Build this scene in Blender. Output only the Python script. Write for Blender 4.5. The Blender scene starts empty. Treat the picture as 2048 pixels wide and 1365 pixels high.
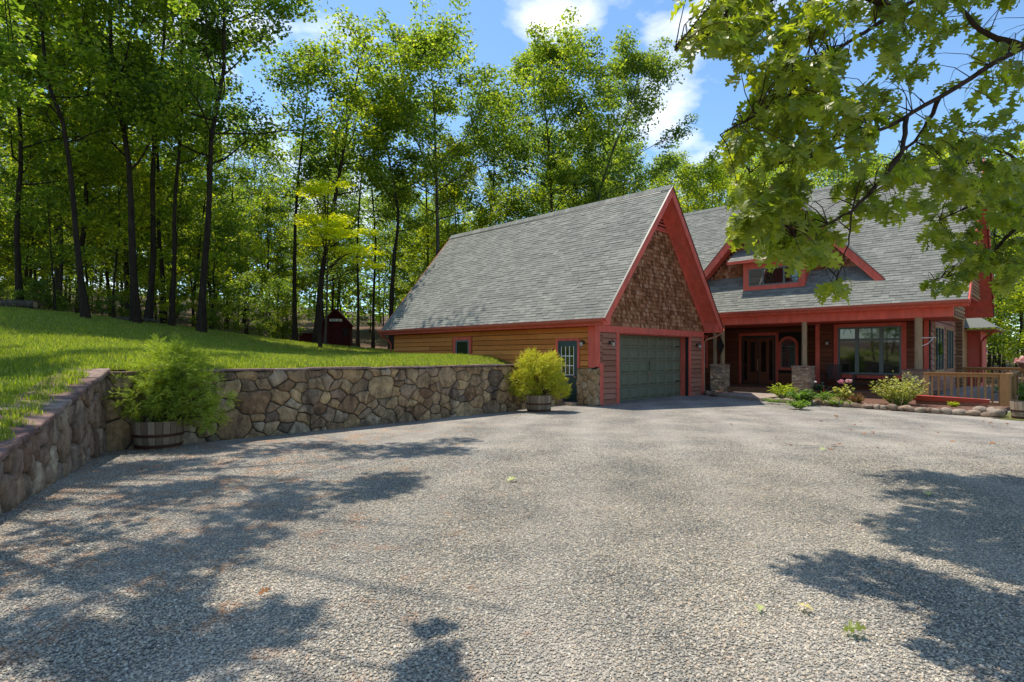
import bpy, math, random
import numpy as np
from mathutils import Vector, Matrix
from mathutils.bvhtree import BVHTree

# ------------------------------------------------------------------ camera, light, exposure
scene = bpy.context.scene
C = scene.collection
FPX = 1130.0; HY = 712.0; CAMH = 1.67          # focal length and horizon in pixels of a 2048 wide frame
cam = bpy.data.cameras.new('camera'); cam_o = bpy.data.objects.new('camera', cam); C.objects.link(cam_o)
cam.lens = 36 * FPX / 2048; cam.sensor_width = 36
cam.shift_y = (HY - 682.5) / 2048
cam.clip_start = 0.05; cam.clip_end = 900
cam_o.location = (0, 0, CAMH); cam_o.rotation_euler = (math.radians(90), 0, 0)
scene.camera = cam_o
SUNV = Vector((-2.58, 2.0, 8.04)).normalized()      # towards the sun
SUN_STRENGTH = 3.5; SKY_STRENGTH = 0.15; EXPOSURE = 0.72
sun = bpy.data.lights.new('sun', 'SUN'); sun_o = bpy.data.objects.new('sun', sun); C.objects.link(sun_o)
sun.energy = SUN_STRENGTH; sun.angle = math.radians(0.53); sun.color = (1.0, 0.92, 0.79)
sun_o.rotation_euler = (-SUNV).to_track_quat('-Z', 'Y').to_euler(); sun_o.location = (0, 0, 60)
world = bpy.data.worlds.new('World'); scene.world = world; world.use_nodes = True
wn = world.node_tree.nodes; wl = world.node_tree.links; wn.clear()
sky = wn.new('ShaderNodeTexSky'); sky.sky_type = 'NISHITA'; sky.sun_disc = False
sky.sun_elevation = math.asin(SUNV.z); sky.sun_rotation = math.atan2(SUNV.x, SUNV.y)
sky.air_density = 1.0; sky.dust_density = 0.3; sky.ozone_density = 2.2
tc = wn.new('ShaderNodeTexCoord')
mp = wn.new('ShaderNodeMapping'); mp.vector_type = 'POINT'; mp.inputs['Scale'].default_value = (1, 1, 2.0)
mp.inputs['Location'].default_value = (0.3, 0.15, 0)
wl.new(tc.outputs['Generated'], mp.inputs['Vector'])
nz = wn.new('ShaderNodeTexNoise'); nz.inputs['Scale'].default_value = 3.1; nz.inputs['Detail'].default_value = 8
nz.inputs['Roughness'].default_value = 0.58
wl.new(mp.outputs[0], nz.inputs['Vector'])
def mathn(t, op, a, b=None, c=None):
    n = t.nodes.new('ShaderNodeMath'); n.operation = op
    for i, v in enumerate((a, b, c)):
        if v is None: continue
        if isinstance(v, (int, float)): n.inputs[i].default_value = v
        else: t.links.new(v, n.inputs[i])
    return n.outputs[0]
wt = world.node_tree
acc = None
# banks of cumulus, by direction (x/y, z/y of the sky) and size
for dx, dz, rx, rz, wgt in ((0.065, 0.585, .10, .045, .30), (0.30, 0.48, .13, .10, .26), (-0.205, 0.48, .028, .025, .22),
                            (-0.30, 0.58, .17, .05, .13), (0.40, 0.60, .10, .05, .18)):
    d0 = Vector((dx, 1, dz)).normalized()
    r = max(rx, rz) / (1 + dx * dx + dz * dz) ** .5
    vm = wn.new('ShaderNodeVectorMath'); vm.operation = 'DISTANCE'
    mp2 = wn.new('ShaderNodeVectorMath'); mp2.operation = 'MULTIPLY'; mp2.inputs[1].default_value = (1, 1, rx / rz * 1.0)
    wl.new(tc.outputs['Generated'], mp2.inputs[0]); wl.new(mp2.outputs[0], vm.inputs[0])
    vm.inputs[1].default_value = (d0.x, d0.y, d0.z * rx / rz)
    g = mathn(wt, 'MULTIPLY', mathn(wt, 'MAXIMUM', mathn(wt, 'SUBTRACT', 1.0, mathn(wt, 'DIVIDE', vm.outputs['Value'], r * 1.15)), 0.0), wgt * 1.0)
    acc = g if acc is None else mathn(wt, 'ADD', acc, g)
dens = mathn(wt, 'ADD', nz.outputs['Fac'], acc)
cr = wn.new('ShaderNodeValToRGB'); cr.color_ramp.elements[0].position = 0.555; cr.color_ramp.elements[1].position = 0.75
cr.color_ramp.elements[0].color = (0, 0, 0, 1); cr.color_ramp.elements[1].color = (1, 1, 1, 1)
wl.new(dens, cr.inputs[0])
mixw = wn.new('ShaderNodeMixRGB'); wl.new(cr.outputs[0], mixw.inputs[0])
skyg = wn.new('ShaderNodeMixRGB'); skyg.blend_type = 'MULTIPLY'; skyg.inputs[0].default_value = 1
skyg.inputs[2].default_value = (.73, .87, .93, 1); wl.new(sky.outputs[0], skyg.inputs[1])
wl.new(skyg.outputs[0], mixw.inputs[1]); mixw.inputs[2].default_value = (6.6, 6.5, 6.3, 1)
bg = wn.new('ShaderNodeBackground'); bg.inputs[1].default_value = SKY_STRENGTH
wl.new(mixw.outputs[0], bg.inputs[0])
wo = wn.new('ShaderNodeOutputWorld'); wl.new(bg.outputs[0], wo.inputs[0])
scene.view_settings.view_transform = 'Standard'; scene.view_settings.look = 'None'
scene.view_settings.exposure = EXPOSURE; scene.view_settings.gamma = 1; scene.view_settings.use_curve_mapping = False
scene.render.engine = 'CYCLES'
scene.cycles.max_bounces = 7; scene.cycles.diffuse_bounces = 4; scene.cycles.glossy_bounces = 2
scene.cycles.transmission_bounces = 3; scene.cycles.transparent_max_bounces = 4

# ------------------------------------------------------------------ small helpers
random.seed(11); RNG = np.random.default_rng(7)
class MB:
    def __init__(s): s.v = []; s.f = []
    def quad(s, a, b, c, d):
        n = len(s.v); s.v += [tuple(a), tuple(b), tuple(c), tuple(d)]; s.f.append((n, n+1, n+2, n+3)); return s
    def poly(s, pts):
        n = len(s.v); s.v += [tuple(p) for p in pts]; s.f.append(tuple(range(n, n+len(pts)))); return s
    def prism(s, pts, ext):
        n = len(s.v); k = len(pts); e = Vector(ext)
        s.v += [tuple(p) for p in pts] + [tuple(Vector(p) + e) for p in pts]
        s.f.append(tuple(reversed(range(n, n+k)))); s.f.append(tuple(range(n+k, n+2*k)))
        for i in range(k):
            j = (i+1) % k; s.f.append((n+i, n+j, n+k+j, n+k+i))
        return s
    def box(s, x0, x1, y0, y1, z0, z1):
        return s.prism([(x0,y0,z0),(x1,y0,z0),(x1,y1,z0),(x0,y1,z0)], (0,0,z1-z0))
    def tube(s, pts, radii, sides=8, cap=True):
        pts = [Vector(p) for p in pts]
        if isinstance(radii, (int, float)): radii = [radii]*len(pts)
        ref = Vector((0.31, 0.17, 0.93)).normalized(); base = len(s.v)
        for i, p in enumerate(pts):
            d = (pts[min(i+1, len(pts)-1)] - pts[max(i-1, 0)]).normalized()
            if abs(d.dot(ref)) > .96: rr = Vector((1, 0.1, 0))
            else: rr = ref
            a = d.cross(rr).normalized(); b = d.cross(a)
            for k in range(sides):
                t = 2*math.pi*k/sides
                s.v.append(tuple(p + (a*math.cos(t) + b*math.sin(t))*radii[i]))
        for i in range(len(pts)-1):
            for k in range(sides):
                k2 = (k+1) % sides; o = base + i*sides
                s.f.append((o+k, o+k2, o+sides+k2, o+sides+k))
        if cap:
            s.f.append(tuple(reversed(range(base, base+sides)))); e = base + (len(pts)-1)*sides; s.f.append(tuple(range(e, e+sides)))
        return s
    def lathe(s, prof, sides=20, cx=0, cy=0):
        b = len(s.v)
        for r, z in prof:
            for k in range(sides):
                t = 2*math.pi*k/sides; s.v.append((cx+r*math.cos(t), cy+r*math.sin(t), z))
        for i in range(len(prof)-1):
            for k in range(sides):
                k2 = (k+1) % sides; o = b+i*sides; s.f.append((o+k, o+k2, o+sides+k2, o+sides+k))
        return s
    def mesh(s, name, mat, smooth=False):
        m = bpy.data.meshes.new(name); m.from_pydata(s.v, [], s.f); m.update()
        if mat: m.materials.append(mat)
        if smooth: m.polygons.foreach_set('use_smooth', [True]*len(m.polygons))
        return m
    def build(s, name, mat, parent=None, smooth=False, **kw):
        return link(name, s.mesh(name, mat, smooth), parent, **kw)
def link(name, mesh, parent=None, **kw):
    o = bpy.data.objects.new(name, mesh); C.objects.link(o)
    if parent: o.parent = parent
    for k, v in kw.items(): o[k] = v
    return o
def thing(name, label, cat, loc=(0,0,0), rz=0, group=None):
    o = bpy.data.objects.new(name, None); C.objects.link(o); o.empty_display_size = .2
    o.location = loc; o.rotation_euler = (0,0,rz); o['label'] = label; o['category'] = cat
    if group: o['group'] = group
    return o
def tag(o, label, cat, group=None):
    o['label'] = label; o['category'] = cat
    if group: o['group'] = group
    return o
def np_mesh(name, V, F, mat, smooth=False):
    """V (n,3) floats, F (m,k) ints, all faces with k corners"""
    m = bpy.data.meshes.new(name); n = len(V); k = F.shape[1]
    m.vertices.add(n); m.vertices.foreach_set('co', np.ascontiguousarray(V, dtype=np.float32).ravel())
    m.loops.add(F.size); m.loops.foreach_set('vertex_index', np.ascontiguousarray(F, dtype=np.int32).ravel())
    m.polygons.add(len(F)); m.polygons.foreach_set('loop_start', np.arange(0, F.size, k, dtype=np.int32))
    m.polygons.foreach_set('loop_total', np.full(len(F), k, dtype=np.int32))
    if smooth: m.polygons.foreach_set('use_smooth', np.ones(len(F), dtype=bool))
    m.update(calc_edges=True)
    if mat: m.materials.append(mat)
    return m

# the buildings stand in a frame turned about the garage's front corner: u along its front, v along its side
FU = Vector((.698, .716, 0)); FS = Vector((-.716, .698, 0)); FO = Vector((2.763, 18.81, 0))
ROT = math.atan2(.716, .698)
def W(u, v, h=0): return FO + FU*u + FS*v + Vector((0,0,h))
def loc_uv(X, Y): d = Vector((X, Y, 0)) - FO; return d.dot(FU), d.dot(FS)
def at(px, py, z): return Vector(((px-1024)/FPX*z, z, CAMH + (HY-py)/FPX*z))
def gnd(px, py, h=0):
    z = (CAMH-h)*FPX/(py-HY); return Vector(((px-1024)/FPX*z, z, h))

class Pl:                                            # a working plane: a along X, b along Y, c out along N
    def __init__(s, o, X, Y): s.o = Vector(o); s.X = Vector(X).normalized(); s.Y = Vector(Y).normalized(); s.N = s.X.cross(s.Y)
    def p(s, a, b, c=0): return s.o + s.X*a + s.Y*b + s.N*c
    def box(s, mb, a0, a1, b0, b1, c0, c1):
        mb.prism([s.p(a0,b0,c0), s.p(a1,b0,c0), s.p(a1,b1,c0), s.p(a0,b1,c0)], s.N*(c1-c0)); return mb
def wall_v(v): return Pl((0, v, 0), (1,0,0), (0,0,1))    # faces -v, a = u
def wall_u(u): return Pl((u, 0, 0), (0,-1,0), (0,0,1))   # faces -u, a = -v

UNITW = {}
def wedge_mesh(name, mat):
    k = (name, mat.name)
    if k not in UNITW:
        mb = MB(); mb.v = [(0,0,0),(1,0,0),(1,1,0),(0,1,0),(0,0,1),(1,0,1),(1,1,.3),(0,1,.3)]
        mb.f = [(4,5,6,7),(0,1,5,4),(1,2,6,5),(2,3,7,6),(3,0,4,7)]
        UNITW[k] = mb.mesh(name, mat)
    return UNITW[k]
def field(parent, name, cells, mat, cap=300, rest=None):
    """cells: (origin, Xvec, Yvec, Nvec) in the parent's frame; nearest ones become parts, the rest one joined part"""
    camv = parent.matrix_world.inverted() @ Vector((0,0,CAMH)) if False else Vector((-15.4, -11.15, CAMH))
    cells = sorted(cells, key=lambda c: (c[0]-camv).length)
    me = wedge_mesh(name, mat)
    for o, X, Y, N in cells[:cap]:
        ob = link(name, me, parent)
        M = Matrix(((X.x,Y.x,N.x,o.x),(X.y,Y.y,N.y,o.y),(X.z,Y.z,N.z,o.z),(0,0,0,1))); ob.matrix_basis = M
    if len(cells) > cap:
        mb = MB()
        for o, X, Y, N in cells[cap:]:
            n = len(mb.v)
            for (x,y,z) in ((0,0,0),(1,0,0),(1,1,0),(0,1,0),(0,0,1),(1,0,1),(1,1,.3),(0,1,.3)): mb.v.append(tuple(o + X*x + Y*y + N*z))
            mb.f += [tuple(n+i for i in f) for f in ((4,5,6,7),(0,1,5,4),(1,2,6,5),(2,3,7,6),(3,0,4,7))]
        mb.build(rest or (name+'s'), mat, parent, kind='stuff')
def spans(a0, a1, holes):
    out = [(a0, a1)]
    for h0, h1 in holes:
        nw = []
        for s0, s1 in out:
            if h1 <= s0 or h0 >= s1: nw.append((s0, s1)); continue
            if h0 > s0: nw.append((s0, h0))
            if h1 < s1: nw.append((h1, s1))
        out = nw
    return [s for s in out if s[1]-s[0] > .03]
def siding(parent, pl, a0, a1, b0, b1, mat, holes=(), expo=.19, c=0, maxlen=3.7, top=None, t=.045, name='siding_board'):
    cells = []; b = b0
    while b < b1 - .03:
        e = min(expo, b1-b); mid = b + e/2
        x0, x1 = (a0, a1) if top is None else top(mid, a0, a1)
        if x1 - x0 > .05:
            for s0, s1 in spans(x0, x1, [(h[0], h[1]) for h in holes if h[2] < mid < h[3]]):
                x = s0
                while x < s1 - .01:
                    L = min(s1-x, random.uniform(maxlen*.6, maxlen)) if s1-x > maxlen else s1-x
                    tt = t*random.uniform(.9, 1.15)
                    cells.append((pl.p(x+.002, b, c), pl.X*(L-.004), pl.Y*(e-.018), pl.N*tt)); x += L  # gap bares the dark backing as a painted lap shadow line
        b += expo
    return cells
def shingles(pl, a0, a1, b0, b1, expo, w, t, clip=None, jit=.25, jb=0.0, c=0, gp=.004):
    cells = []; nb = int(math.ceil((b1-b0)/expo))
    for i in range(nb):
        b = b0 + i*expo; x0, x1 = (a0, a1) if clip is None else clip(b+expo/2, a0, a1)
        if x1 - x0 < .03: continue
        x = x0 - random.uniform(0, w)
        while x < x1:
            ww = w*random.uniform(1-jit, 1+jit); s0 = max(x, x0); s1 = min(x+ww, x1)
            if s1 - s0 > .02:
                dj = random.uniform(-jb, jb)
                cells.append((pl.p(s0+.003, b+dj, c), pl.X*(s1-s0-.006), pl.Y*(min(expo, b1-b)-dj-gp), pl.N*(t*random.uniform(.5, 1.5))))
            x += ww
    return cells

# ------------------------------------------------------------------ materials
def rgba(c): return (c[0], c[1], c[2], 1)
def newmat(name):
    m = bpy.data.materials.new(name); m.use_nodes = True; t = m.node_tree
    return m, t, t.nodes['Principled BSDF']
def rnd(t):
    oi = t.nodes.new('ShaderNodeObjectInfo'); ge = t.nodes.new('ShaderNodeNewGeometry')
    return mathn(t, 'FRACT', mathn(t, 'ADD', oi.outputs['Random'], ge.outputs['Random Per Island']))
def ramp(t, fac, cols, interp='LINEAR'):
    r = t.nodes.new('ShaderNodeValToRGB'); r.color_ramp.interpolation = interp; e = r.color_ramp.elements
    for i, (p, c) in enumerate(cols):
        if i < 2: el = e[i]; el.position = p
        else: el = e.new(p)
        el.color = rgba(c)
    if fac is not None: t.links.new(fac, r.inputs[0])
    return r.outputs[0]
def noise(t, scale, detail=5, rough=.55, coord=None, stretch=None, out='Fac'):
    n = t.nodes.new('ShaderNodeTexNoise'); n.inputs['Scale'].default_value = scale
    n.inputs['Detail'].default_value = detail; n.inputs['Roughness'].default_value = rough
    if coord is None:
        tcn = t.nodes.new('ShaderNodeNewGeometry'); coord = tcn.outputs['Position']
    if stretch:
        mm = t.nodes.new('ShaderNodeMapping'); mm.inputs['Scale'].default_value = stretch
        t.links.new(coord, mm.inputs[0]); coord = mm.outputs[0]
    t.links.new(coord, n.inputs['Vector']); return n.outputs[out]
def mix(t, fac, a, b, mode='MIX'):
    n = t.nodes.new('ShaderNodeMixRGB'); n.blend_type = mode
    for i, v in enumerate((fac, a, b)):
        if isinstance(v, (int, float)): n.inputs[i].default_value = v
        elif isinstance(v, tuple): n.inputs[i].default_value = rgba(v)
        else: t.links.new(v, n.inputs[i])
    return n.outputs[0]
def bump(t, h, strength, dist, b):
    n = t.nodes.new('ShaderNodeBump'); n.inputs['Strength'].default_value = strength; n.inputs['Distance'].default_value = dist
    t.links.new(h, n.inputs['Height']); t.links.new(n.outputs[0], b.inputs['Normal'])
def plain(name, col, rough=.6, var=.12, metal=0, nscale=6, bmp=0):
    m, t, b = newmat(name)
    nn = noise(t, nscale, 6, .6)
    lo = tuple(c*(1-var) for c in col); hi = tuple(c*(1+var) for c in col)
    t.links.new(ramp(t, nn, [(.3, lo), (.7, hi)]), b.inputs['Base Color'])
    b.inputs['Roughness'].default_value = rough; b.inputs['Metallic'].default_value = metal
    if bmp: bump(t, noise(t, nscale*8, 4, .6), bmp, .01, b)
    return m
def wood(name, cols, rough=.65, grain=(1,1,1), dirt=.35, scale=14, bmp=.25, aged=(.10,.09,.08)):
    """cols: ramp over board-to-board variation; grain stretches along the boards (object space of the world)"""
    m, t, b = newmat(name)
    base = ramp(t, rnd(t), cols)
    g = noise(t, scale, 7, .65, stretch=grain)
    c1 = mix(t, .55, base, ramp(t, g, [(.25, (.45,.45,.45)), (.75, (1.35,1.35,1.35))]), 'MULTIPLY')
    wsh = ramp(t, noise(t, 1.3, 6, .65), [(.42, (0,0,0)), (.75, (dirt,dirt,dirt))])
    c2 = mix(t, wsh, c1, aged)
    t.links.new(c2, b.inputs['Base Color']); b.inputs['Roughness'].default_value = rough+.15; b.inputs['Specular IOR Level'].default_value = .18
    bump(t, g, bmp, .01, b); return m
M = {}
M['red_trim'] = wood('red_stained_trim', [(0, (.62,.112,.078)), (1, (.76,.150,.105))], .6, (1,1,.3), .3, 5, .15, (.48,.20,.15))
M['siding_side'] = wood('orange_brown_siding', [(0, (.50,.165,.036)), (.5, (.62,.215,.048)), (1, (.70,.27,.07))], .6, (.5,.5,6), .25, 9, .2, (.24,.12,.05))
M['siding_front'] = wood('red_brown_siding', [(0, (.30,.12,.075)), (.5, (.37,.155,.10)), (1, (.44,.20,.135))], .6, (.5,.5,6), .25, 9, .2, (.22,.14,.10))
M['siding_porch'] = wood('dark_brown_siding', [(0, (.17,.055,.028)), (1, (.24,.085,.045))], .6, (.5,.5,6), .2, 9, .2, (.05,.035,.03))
M['shake'] = wood('cedar_shake', [(0, (.17,.062,.026)), (.35, (.29,.115,.052)), (.7, (.39,.17,.085)), (1, (.54,.29,.17))], .75, (5,5,.5), .18, 16, .5, (.2,.10,.06))
M['log'] = wood('log_timber', [(0, (.26,.14,.07)), (1, (.46,.28,.15))], .7, (1,1,4), .35, 6, .3)
M['post'] = wood('cedar_post', [(0, (.34,.22,.12)), (1, (.42,.30,.18))], .7, (3,3,.3), .3, 9, .3, (.2,.17,.13))
M['deck'] = wood('honey_deck_timber', [(0, (.36,.18,.07)), (.5, (.42,.23,.095)), (1, (.50,.29,.13))], .6, (4,4,.5), .2, 7, .15, (.2,.14,.09))
M['deck_floor'] = wood('grey_deck_boards', [(0, (.30,.22,.16)), (1, (.42,.33,.26))], .75, (1,1,1), .5, 7, .15, (.28,.26,.24))
M['porch_floor'] = wood('brown_porch_floor', [(0, (.18,.09,.05)), (1, (.26,.14,.08))], .6, (1,1,1), .3, 7, .15)
M['barrel'] = wood('grey_oak_stave', [(0, (.20,.145,.10)), (.5, (.32,.24,.17)), (1, (.46,.37,.28))], .8, (6,6,.6), .5, 12, .5, (.12,.09,.07))
M['hoop'] = plain('rusty_hoop', (.10,.045,.03), .7, .35, .5, 20, .2)
M['shed'] = wood('dark_red_shed_board', [(0, (.055,.009,.011)), (1, (.10,.016,.018))], .7, (5,5,.4), .3, 6, .2, (.05,.03,.03))
M['green_door'] = plain('dark_green_paint', (.155,.155,.098), .55, .10, 0, 3, .05)
M['green_frame'] = plain('grey_green_frame', (.11,.14,.135), .4, .08)
M['navy'] = plain('deep_green_door_paint', (.02,.045,.042), .4, .1)
M['white'] = plain('white_paint', (.75,.75,.72), .45, .05)
M['black'] = plain('black_iron', (.012,.012,.012), .45, .2)
M['shade_backing'] = plain('shade_dark', (.02,.018,.016), .9, .1)  # dark colour standing in for shade behind board gaps, louvres and openings
M['concrete'] = plain('concrete', (.30,.24,.19), .85, .2, 0, 3, .3)
M['gutter'] = plain('red_gutter_metal', (.46,.085,.05), .4, .1, 0.1)
M['downspout'] = plain('tan_downspout_metal', (.40,.20,.13), .4, .08, .1)
M['redplastic'] = plain('red_plastic', (.42,.07,.045), .4, .08)
M['mulch'] = plain('bark_mulch', (.14,.065,.04), .95, .6, 0, 30, 1.0)
M['soil'] = plain('potting_soil', (.03,.02,.014), .95, .4, 0, 30, .8)
M['mortar'] = plain('dark_mortar', (.045,.037,.03), .95, .4, 0, 12, .8)
M['roof_core'] = plain('roof_deck', (.06,.06,.06), .9)
M['wood_dark_furn'] = plain('dark_furniture_timber', (.035,.02,.015), .5, .2)
def glass():
    m, t, b = newmat('window_glass'); b.inputs['Base Color'].default_value = (.012,.014,.014,1)
    b.inputs['Roughness'].default_value = .03; b.inputs['Specular IOR Level'].default_value = .9; b.inputs['IOR'].default_value = 1.7
    bump(t, noise(t, 1.2, 1, .3), .03, .02, b); return m
M['glass'] = glass()
def lampglass():
    m, t, b = newmat('lantern_glass'); b.inputs['Base Color'].default_value = (.7,.7,.66,1); b.inputs['Roughness'].default_value = .1
    b.inputs['Transmission Weight'].default_value = .5; return m
M['lamp_glass'] = lampglass()
def roofmat():
    m, t, b = newmat('asphalt_shingle')
    base = ramp(t, rnd(t), [(0, (.150,.155,.138)), (.3, (.182,.187,.167)), (.7, (.205,.21,.187)), (1, (.245,.247,.220))])
    big = ramp(t, noise(t, .7, 4, .6), [(.3, (.86,.86,.86)), (.7, (1.1,1.1,1.08))])
    gr = ramp(t, noise(t, 260, 2, .8), [(.3, (.7,.7,.7)), (.7, (1.25,1.25,1.25))])
    t.links.new(mix(t, 1, mix(t, 1, base, big, 'MULTIPLY'), gr, 'MULTIPLY'), b.inputs['Base Color'])
    b.inputs['Roughness'].default_value = .9; bump(t, noise(t, 200, 2, .8), .4, .004, b); return m
M['roof'] = roofmat()
def stonemat(name, cols, dark=.55, streak=True):
    m, t, b = newmat(name)
    base = ramp(t, rnd(t), cols)
    n1 = noise(t, 7, 7, .68)
    c = mix(t, .9, base, ramp(t, n1, [(.28, (.38,.34,.30)), (.52, (.95,.93,.9)), (.78, (1.5,1.42,1.3))]), 'MULTIPLY')
    st = ramp(t, noise(t, 2.6, 6, .7, stretch=(1,1,.35)), [(.46, (0,0,0)), (.66, (dark,dark,dark))])
    c = mix(t, st, c, (.035,.024,.02))
    t.links.new(c, b.inputs['Base Color']); b.inputs['Roughness'].default_value = .9; b.inputs['Specular IOR Level'].default_value = .2
    bump(t, noise(t, 22, 8, .7), .7, .03, b); return m
M['stone'] = stonemat('fieldstone', [(0, (.26,.16,.10)), (.2, (.46,.31,.17)), (.4, (.20,.15,.12)), (.6, (.56,.41,.23)), (.8, (.34,.235,.165)), (1, (.48,.39,.28))], .8)
M['purple_stone'] = stonemat('purple_brown_stone', [(0, (.22,.145,.11)), (.3, (.40,.28,.19)), (.6, (.26,.195,.16)), (1, (.62,.50,.36))], .6)
M['cap'] = stonemat('capping_slab', [(0, (.20,.125,.115)), (.5, (.27,.18,.16)), (1, (.33,.25,.22))], .25)
M['ledge'] = stonemat('ledge_stone', [(0, (.28,.19,.13)), (.35, (.52,.38,.26)), (.7, (.38,.27,.2)), (1, (.66,.54,.41))], .3)
M['veneer'] = stonemat('tan_veneer_stone', [(0, (.33,.20,.10)), (.5, (.42,.28,.15)), (1, (.48,.36,.24))], .15)
M['rock'] = stonemat('border_rock', [(0, (.22,.16,.12)), (.5, (.33,.25,.185)), (1, (.38,.33,.28))], .35)
def bark(name, a, bcol):
    m, t, b = newmat(name)
    g = noise(t, 7, 8, .7, stretch=(1.6,1.6,.28))
    t.links.new(ramp(t, g, [(.3, a), (.7, bcol)]), b.inputs['Base Color']); b.inputs['Roughness'].default_value = .95; b.inputs['Specular IOR Level'].default_value = .08
    bump(t, g, 1.0, .06, b); return m
M['bark'] = bark('dark_bark', (.016,.011,.008), (.062,.047,.034))
M['bark_grey'] = bark('grey_bark', (.035,.028,.021), (.14,.12,.09))
M['bark_oak'] = bark('thin_twig_bark', (.035,.022,.015), (.11,.07,.05))
def leafmat(name, cols, trans=(.16,.30,.03), tw=.45, rough=.5, spread=True, hue=0.0):
    m = bpy.data.materials.new(name); m.use_nodes = True; t = m.node_tree; b = t.nodes['Principled BSDF']
    r = rnd(t); base = ramp(t, r, cols)
    oi = t.nodes.new('ShaderNodeObjectInfo')
    ov = ramp(t, oi.outputs['Random'], [(0, (.80,.86,.9)), (.5, (1.0,1.0,1.0)), (1, (1.22,1.12,.85))])
    base = mix(t, 1, base, ov, 'MULTIPLY')
    t.links.new(base, b.inputs['Base Color']); b.inputs['Roughness'].default_value = rough
    b.inputs['Specular IOR Level'].default_value = .3
    tr = t.nodes.new('ShaderNodeBsdfTranslucent'); t.links.new(mix(t, 1, mix(t, 1, base, (.12,.12,.12), 'DIVIDE'), trans, 'MULTIPLY'), tr.inputs[0])
    ms = t.nodes.new('ShaderNodeMixShader'); ms.inputs[0].default_value = tw
    t.links.new(b.outputs[0], ms.inputs[1]); t.links.new(tr.outputs[0], ms.inputs[2])
    t.links.new(ms.outputs[0], t.nodes['Material Output'].inputs['Surface']); return m
M['leaf'] = leafmat('forest_leaf', [(0, (.045,.075,.022)), (.45, (.085,.130,.030)), (.8, (.14,.185,.04)), (1, (.24,.25,.07))], (.46,.47,.11), .5)
M['leaf_dark'] = leafmat('dark_forest_leaf', [(0, (.040,.068,.028)), (.6, (.072,.115,.040)), (1, (.16,.19,.07))], (.42,.44,.11), .5)
M['leaf_light'] = leafmat('light_forest_leaf', [(0, (.08,.125,.024)), (.5, (.15,.20,.032)), (1, (.30,.31,.06))], (.46,.44,.07), .5)
M['leaf_yellow'] = leafmat('yellow_green_leaf', [(0, (.36,.46,.02)), (.5, (.56,.64,.03)), (1, (.78,.78,.05))], (.22,.20,.02), .4)
M['leaf_oak'] = leafmat('oak_leaf', [(0, (.10,.130,.034)), (.5, (.15,.185,.042)), (1, (.23,.25,.055))], (.42,.42,.07), .5, .35)
M['leaf_cypress'] = leafmat('cypress_spray', [(0, (.10,.17,.03)), (.5, (.29,.35,.045)), (1, (.58,.60,.08))], (.21,.23,.03), .4, .6)
M['leaf_cypress_gold'] = leafmat('golden_cypress_spray', [(0, (.20,.27,.03)), (.5, (.50,.50,.04)), (1, (.75,.68,.07))], (.20,.19,.02), .35, .6)
M['leaf_garden'] = leafmat('garden_leaf', [(0, (.06,.12,.03)), (.5, (.13,.21,.04)), (1, (.30,.36,.08))], (.20,.27,.04), .35)
M['leaf_hosta'] = leafmat('blue_green_leaf', [(0, (.10,.17,.12)), (1, (.20,.28,.19))], (.1,.17,.06), .3)
M['leaf_varieg'] = leafmat('variegated_leaf', [(0, (.20,.25,.05)), (.5, (.40,.42,.12)), (1, (.60,.56,.28))], (.2,.2,.06), .3)
M['leaf_lemon'] = leafmat('lemon_leaf', [(0, (.30,.36,.02)), (1, (.50,.52,.04))], (.2,.22,.02), .3)
M['petal'] = leafmat('pink_petal', [(0, (.65,.16,.28)), (1, (.85,.45,.5))], (.1,.06,.06), .3)
M['petal_pale'] = leafmat('pale_pink_petal', [(0, (.6,.35,.42)), (1, (.85,.68,.7))], (.1,.06,.06), .3)
M['grass'] = leafmat('grass_blade', [(0, (.11,.15,.024)), (.5, (.19,.23,.038)), (.8, (.30,.31,.065)), (1, (.55,.48,.24))], (.24,.29,.04), .4, .5)
M['brown_leaf'] = leafmat('dry_leaf', [(0, (.16,.06,.02)), (1, (.36,.18,.07))], (.3,.14,.05), .2)
def lawnmat():
    m, t, b = newmat('lawn_ground')
    n1 = noise(t, .5, 5, .6); n2 = noise(t, 18, 4, .7)
    c = ramp(t, n1, [(.35, (.12,.15,.03)), (.55, (.22,.22,.05)), (.68, (.36,.28,.14))])
    c = mix(t, .7, c, ramp(t, n2, [(.3, (.5,.5,.5)), (.7, (1.3,1.3,1.2))]), 'MULTIPLY')
    t.links.new(c, b.inputs['Base Color']); b.inputs['Roughness'].default_value = .95
    bump(t, noise(t, 40, 5, .7), 1, .06, b); return m
M['lawn'] = lawnmat()
def litter():
    m, t, b = newmat('leaf_litter')
    n1 = noise(t, .35, 5, .6); n2 = noise(t, 9, 7, .7)
    c = ramp(t, n2, [(.3, (.06,.030,.018)), (.5, (.13,.075,.045)), (.7, (.24,.145,.10))])
    c = mix(t, ramp(t, n1, [(.5, (0,0,0)), (.7, (.6,.6,.6))]), c, (.05,.08,.02))
    t.links.new(c, b.inputs['Base Color']); b.inputs['Roughness'].default_value = .95
    bump(t, n2, 1, .1, b); return m
M['litter'] = litter()
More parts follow.
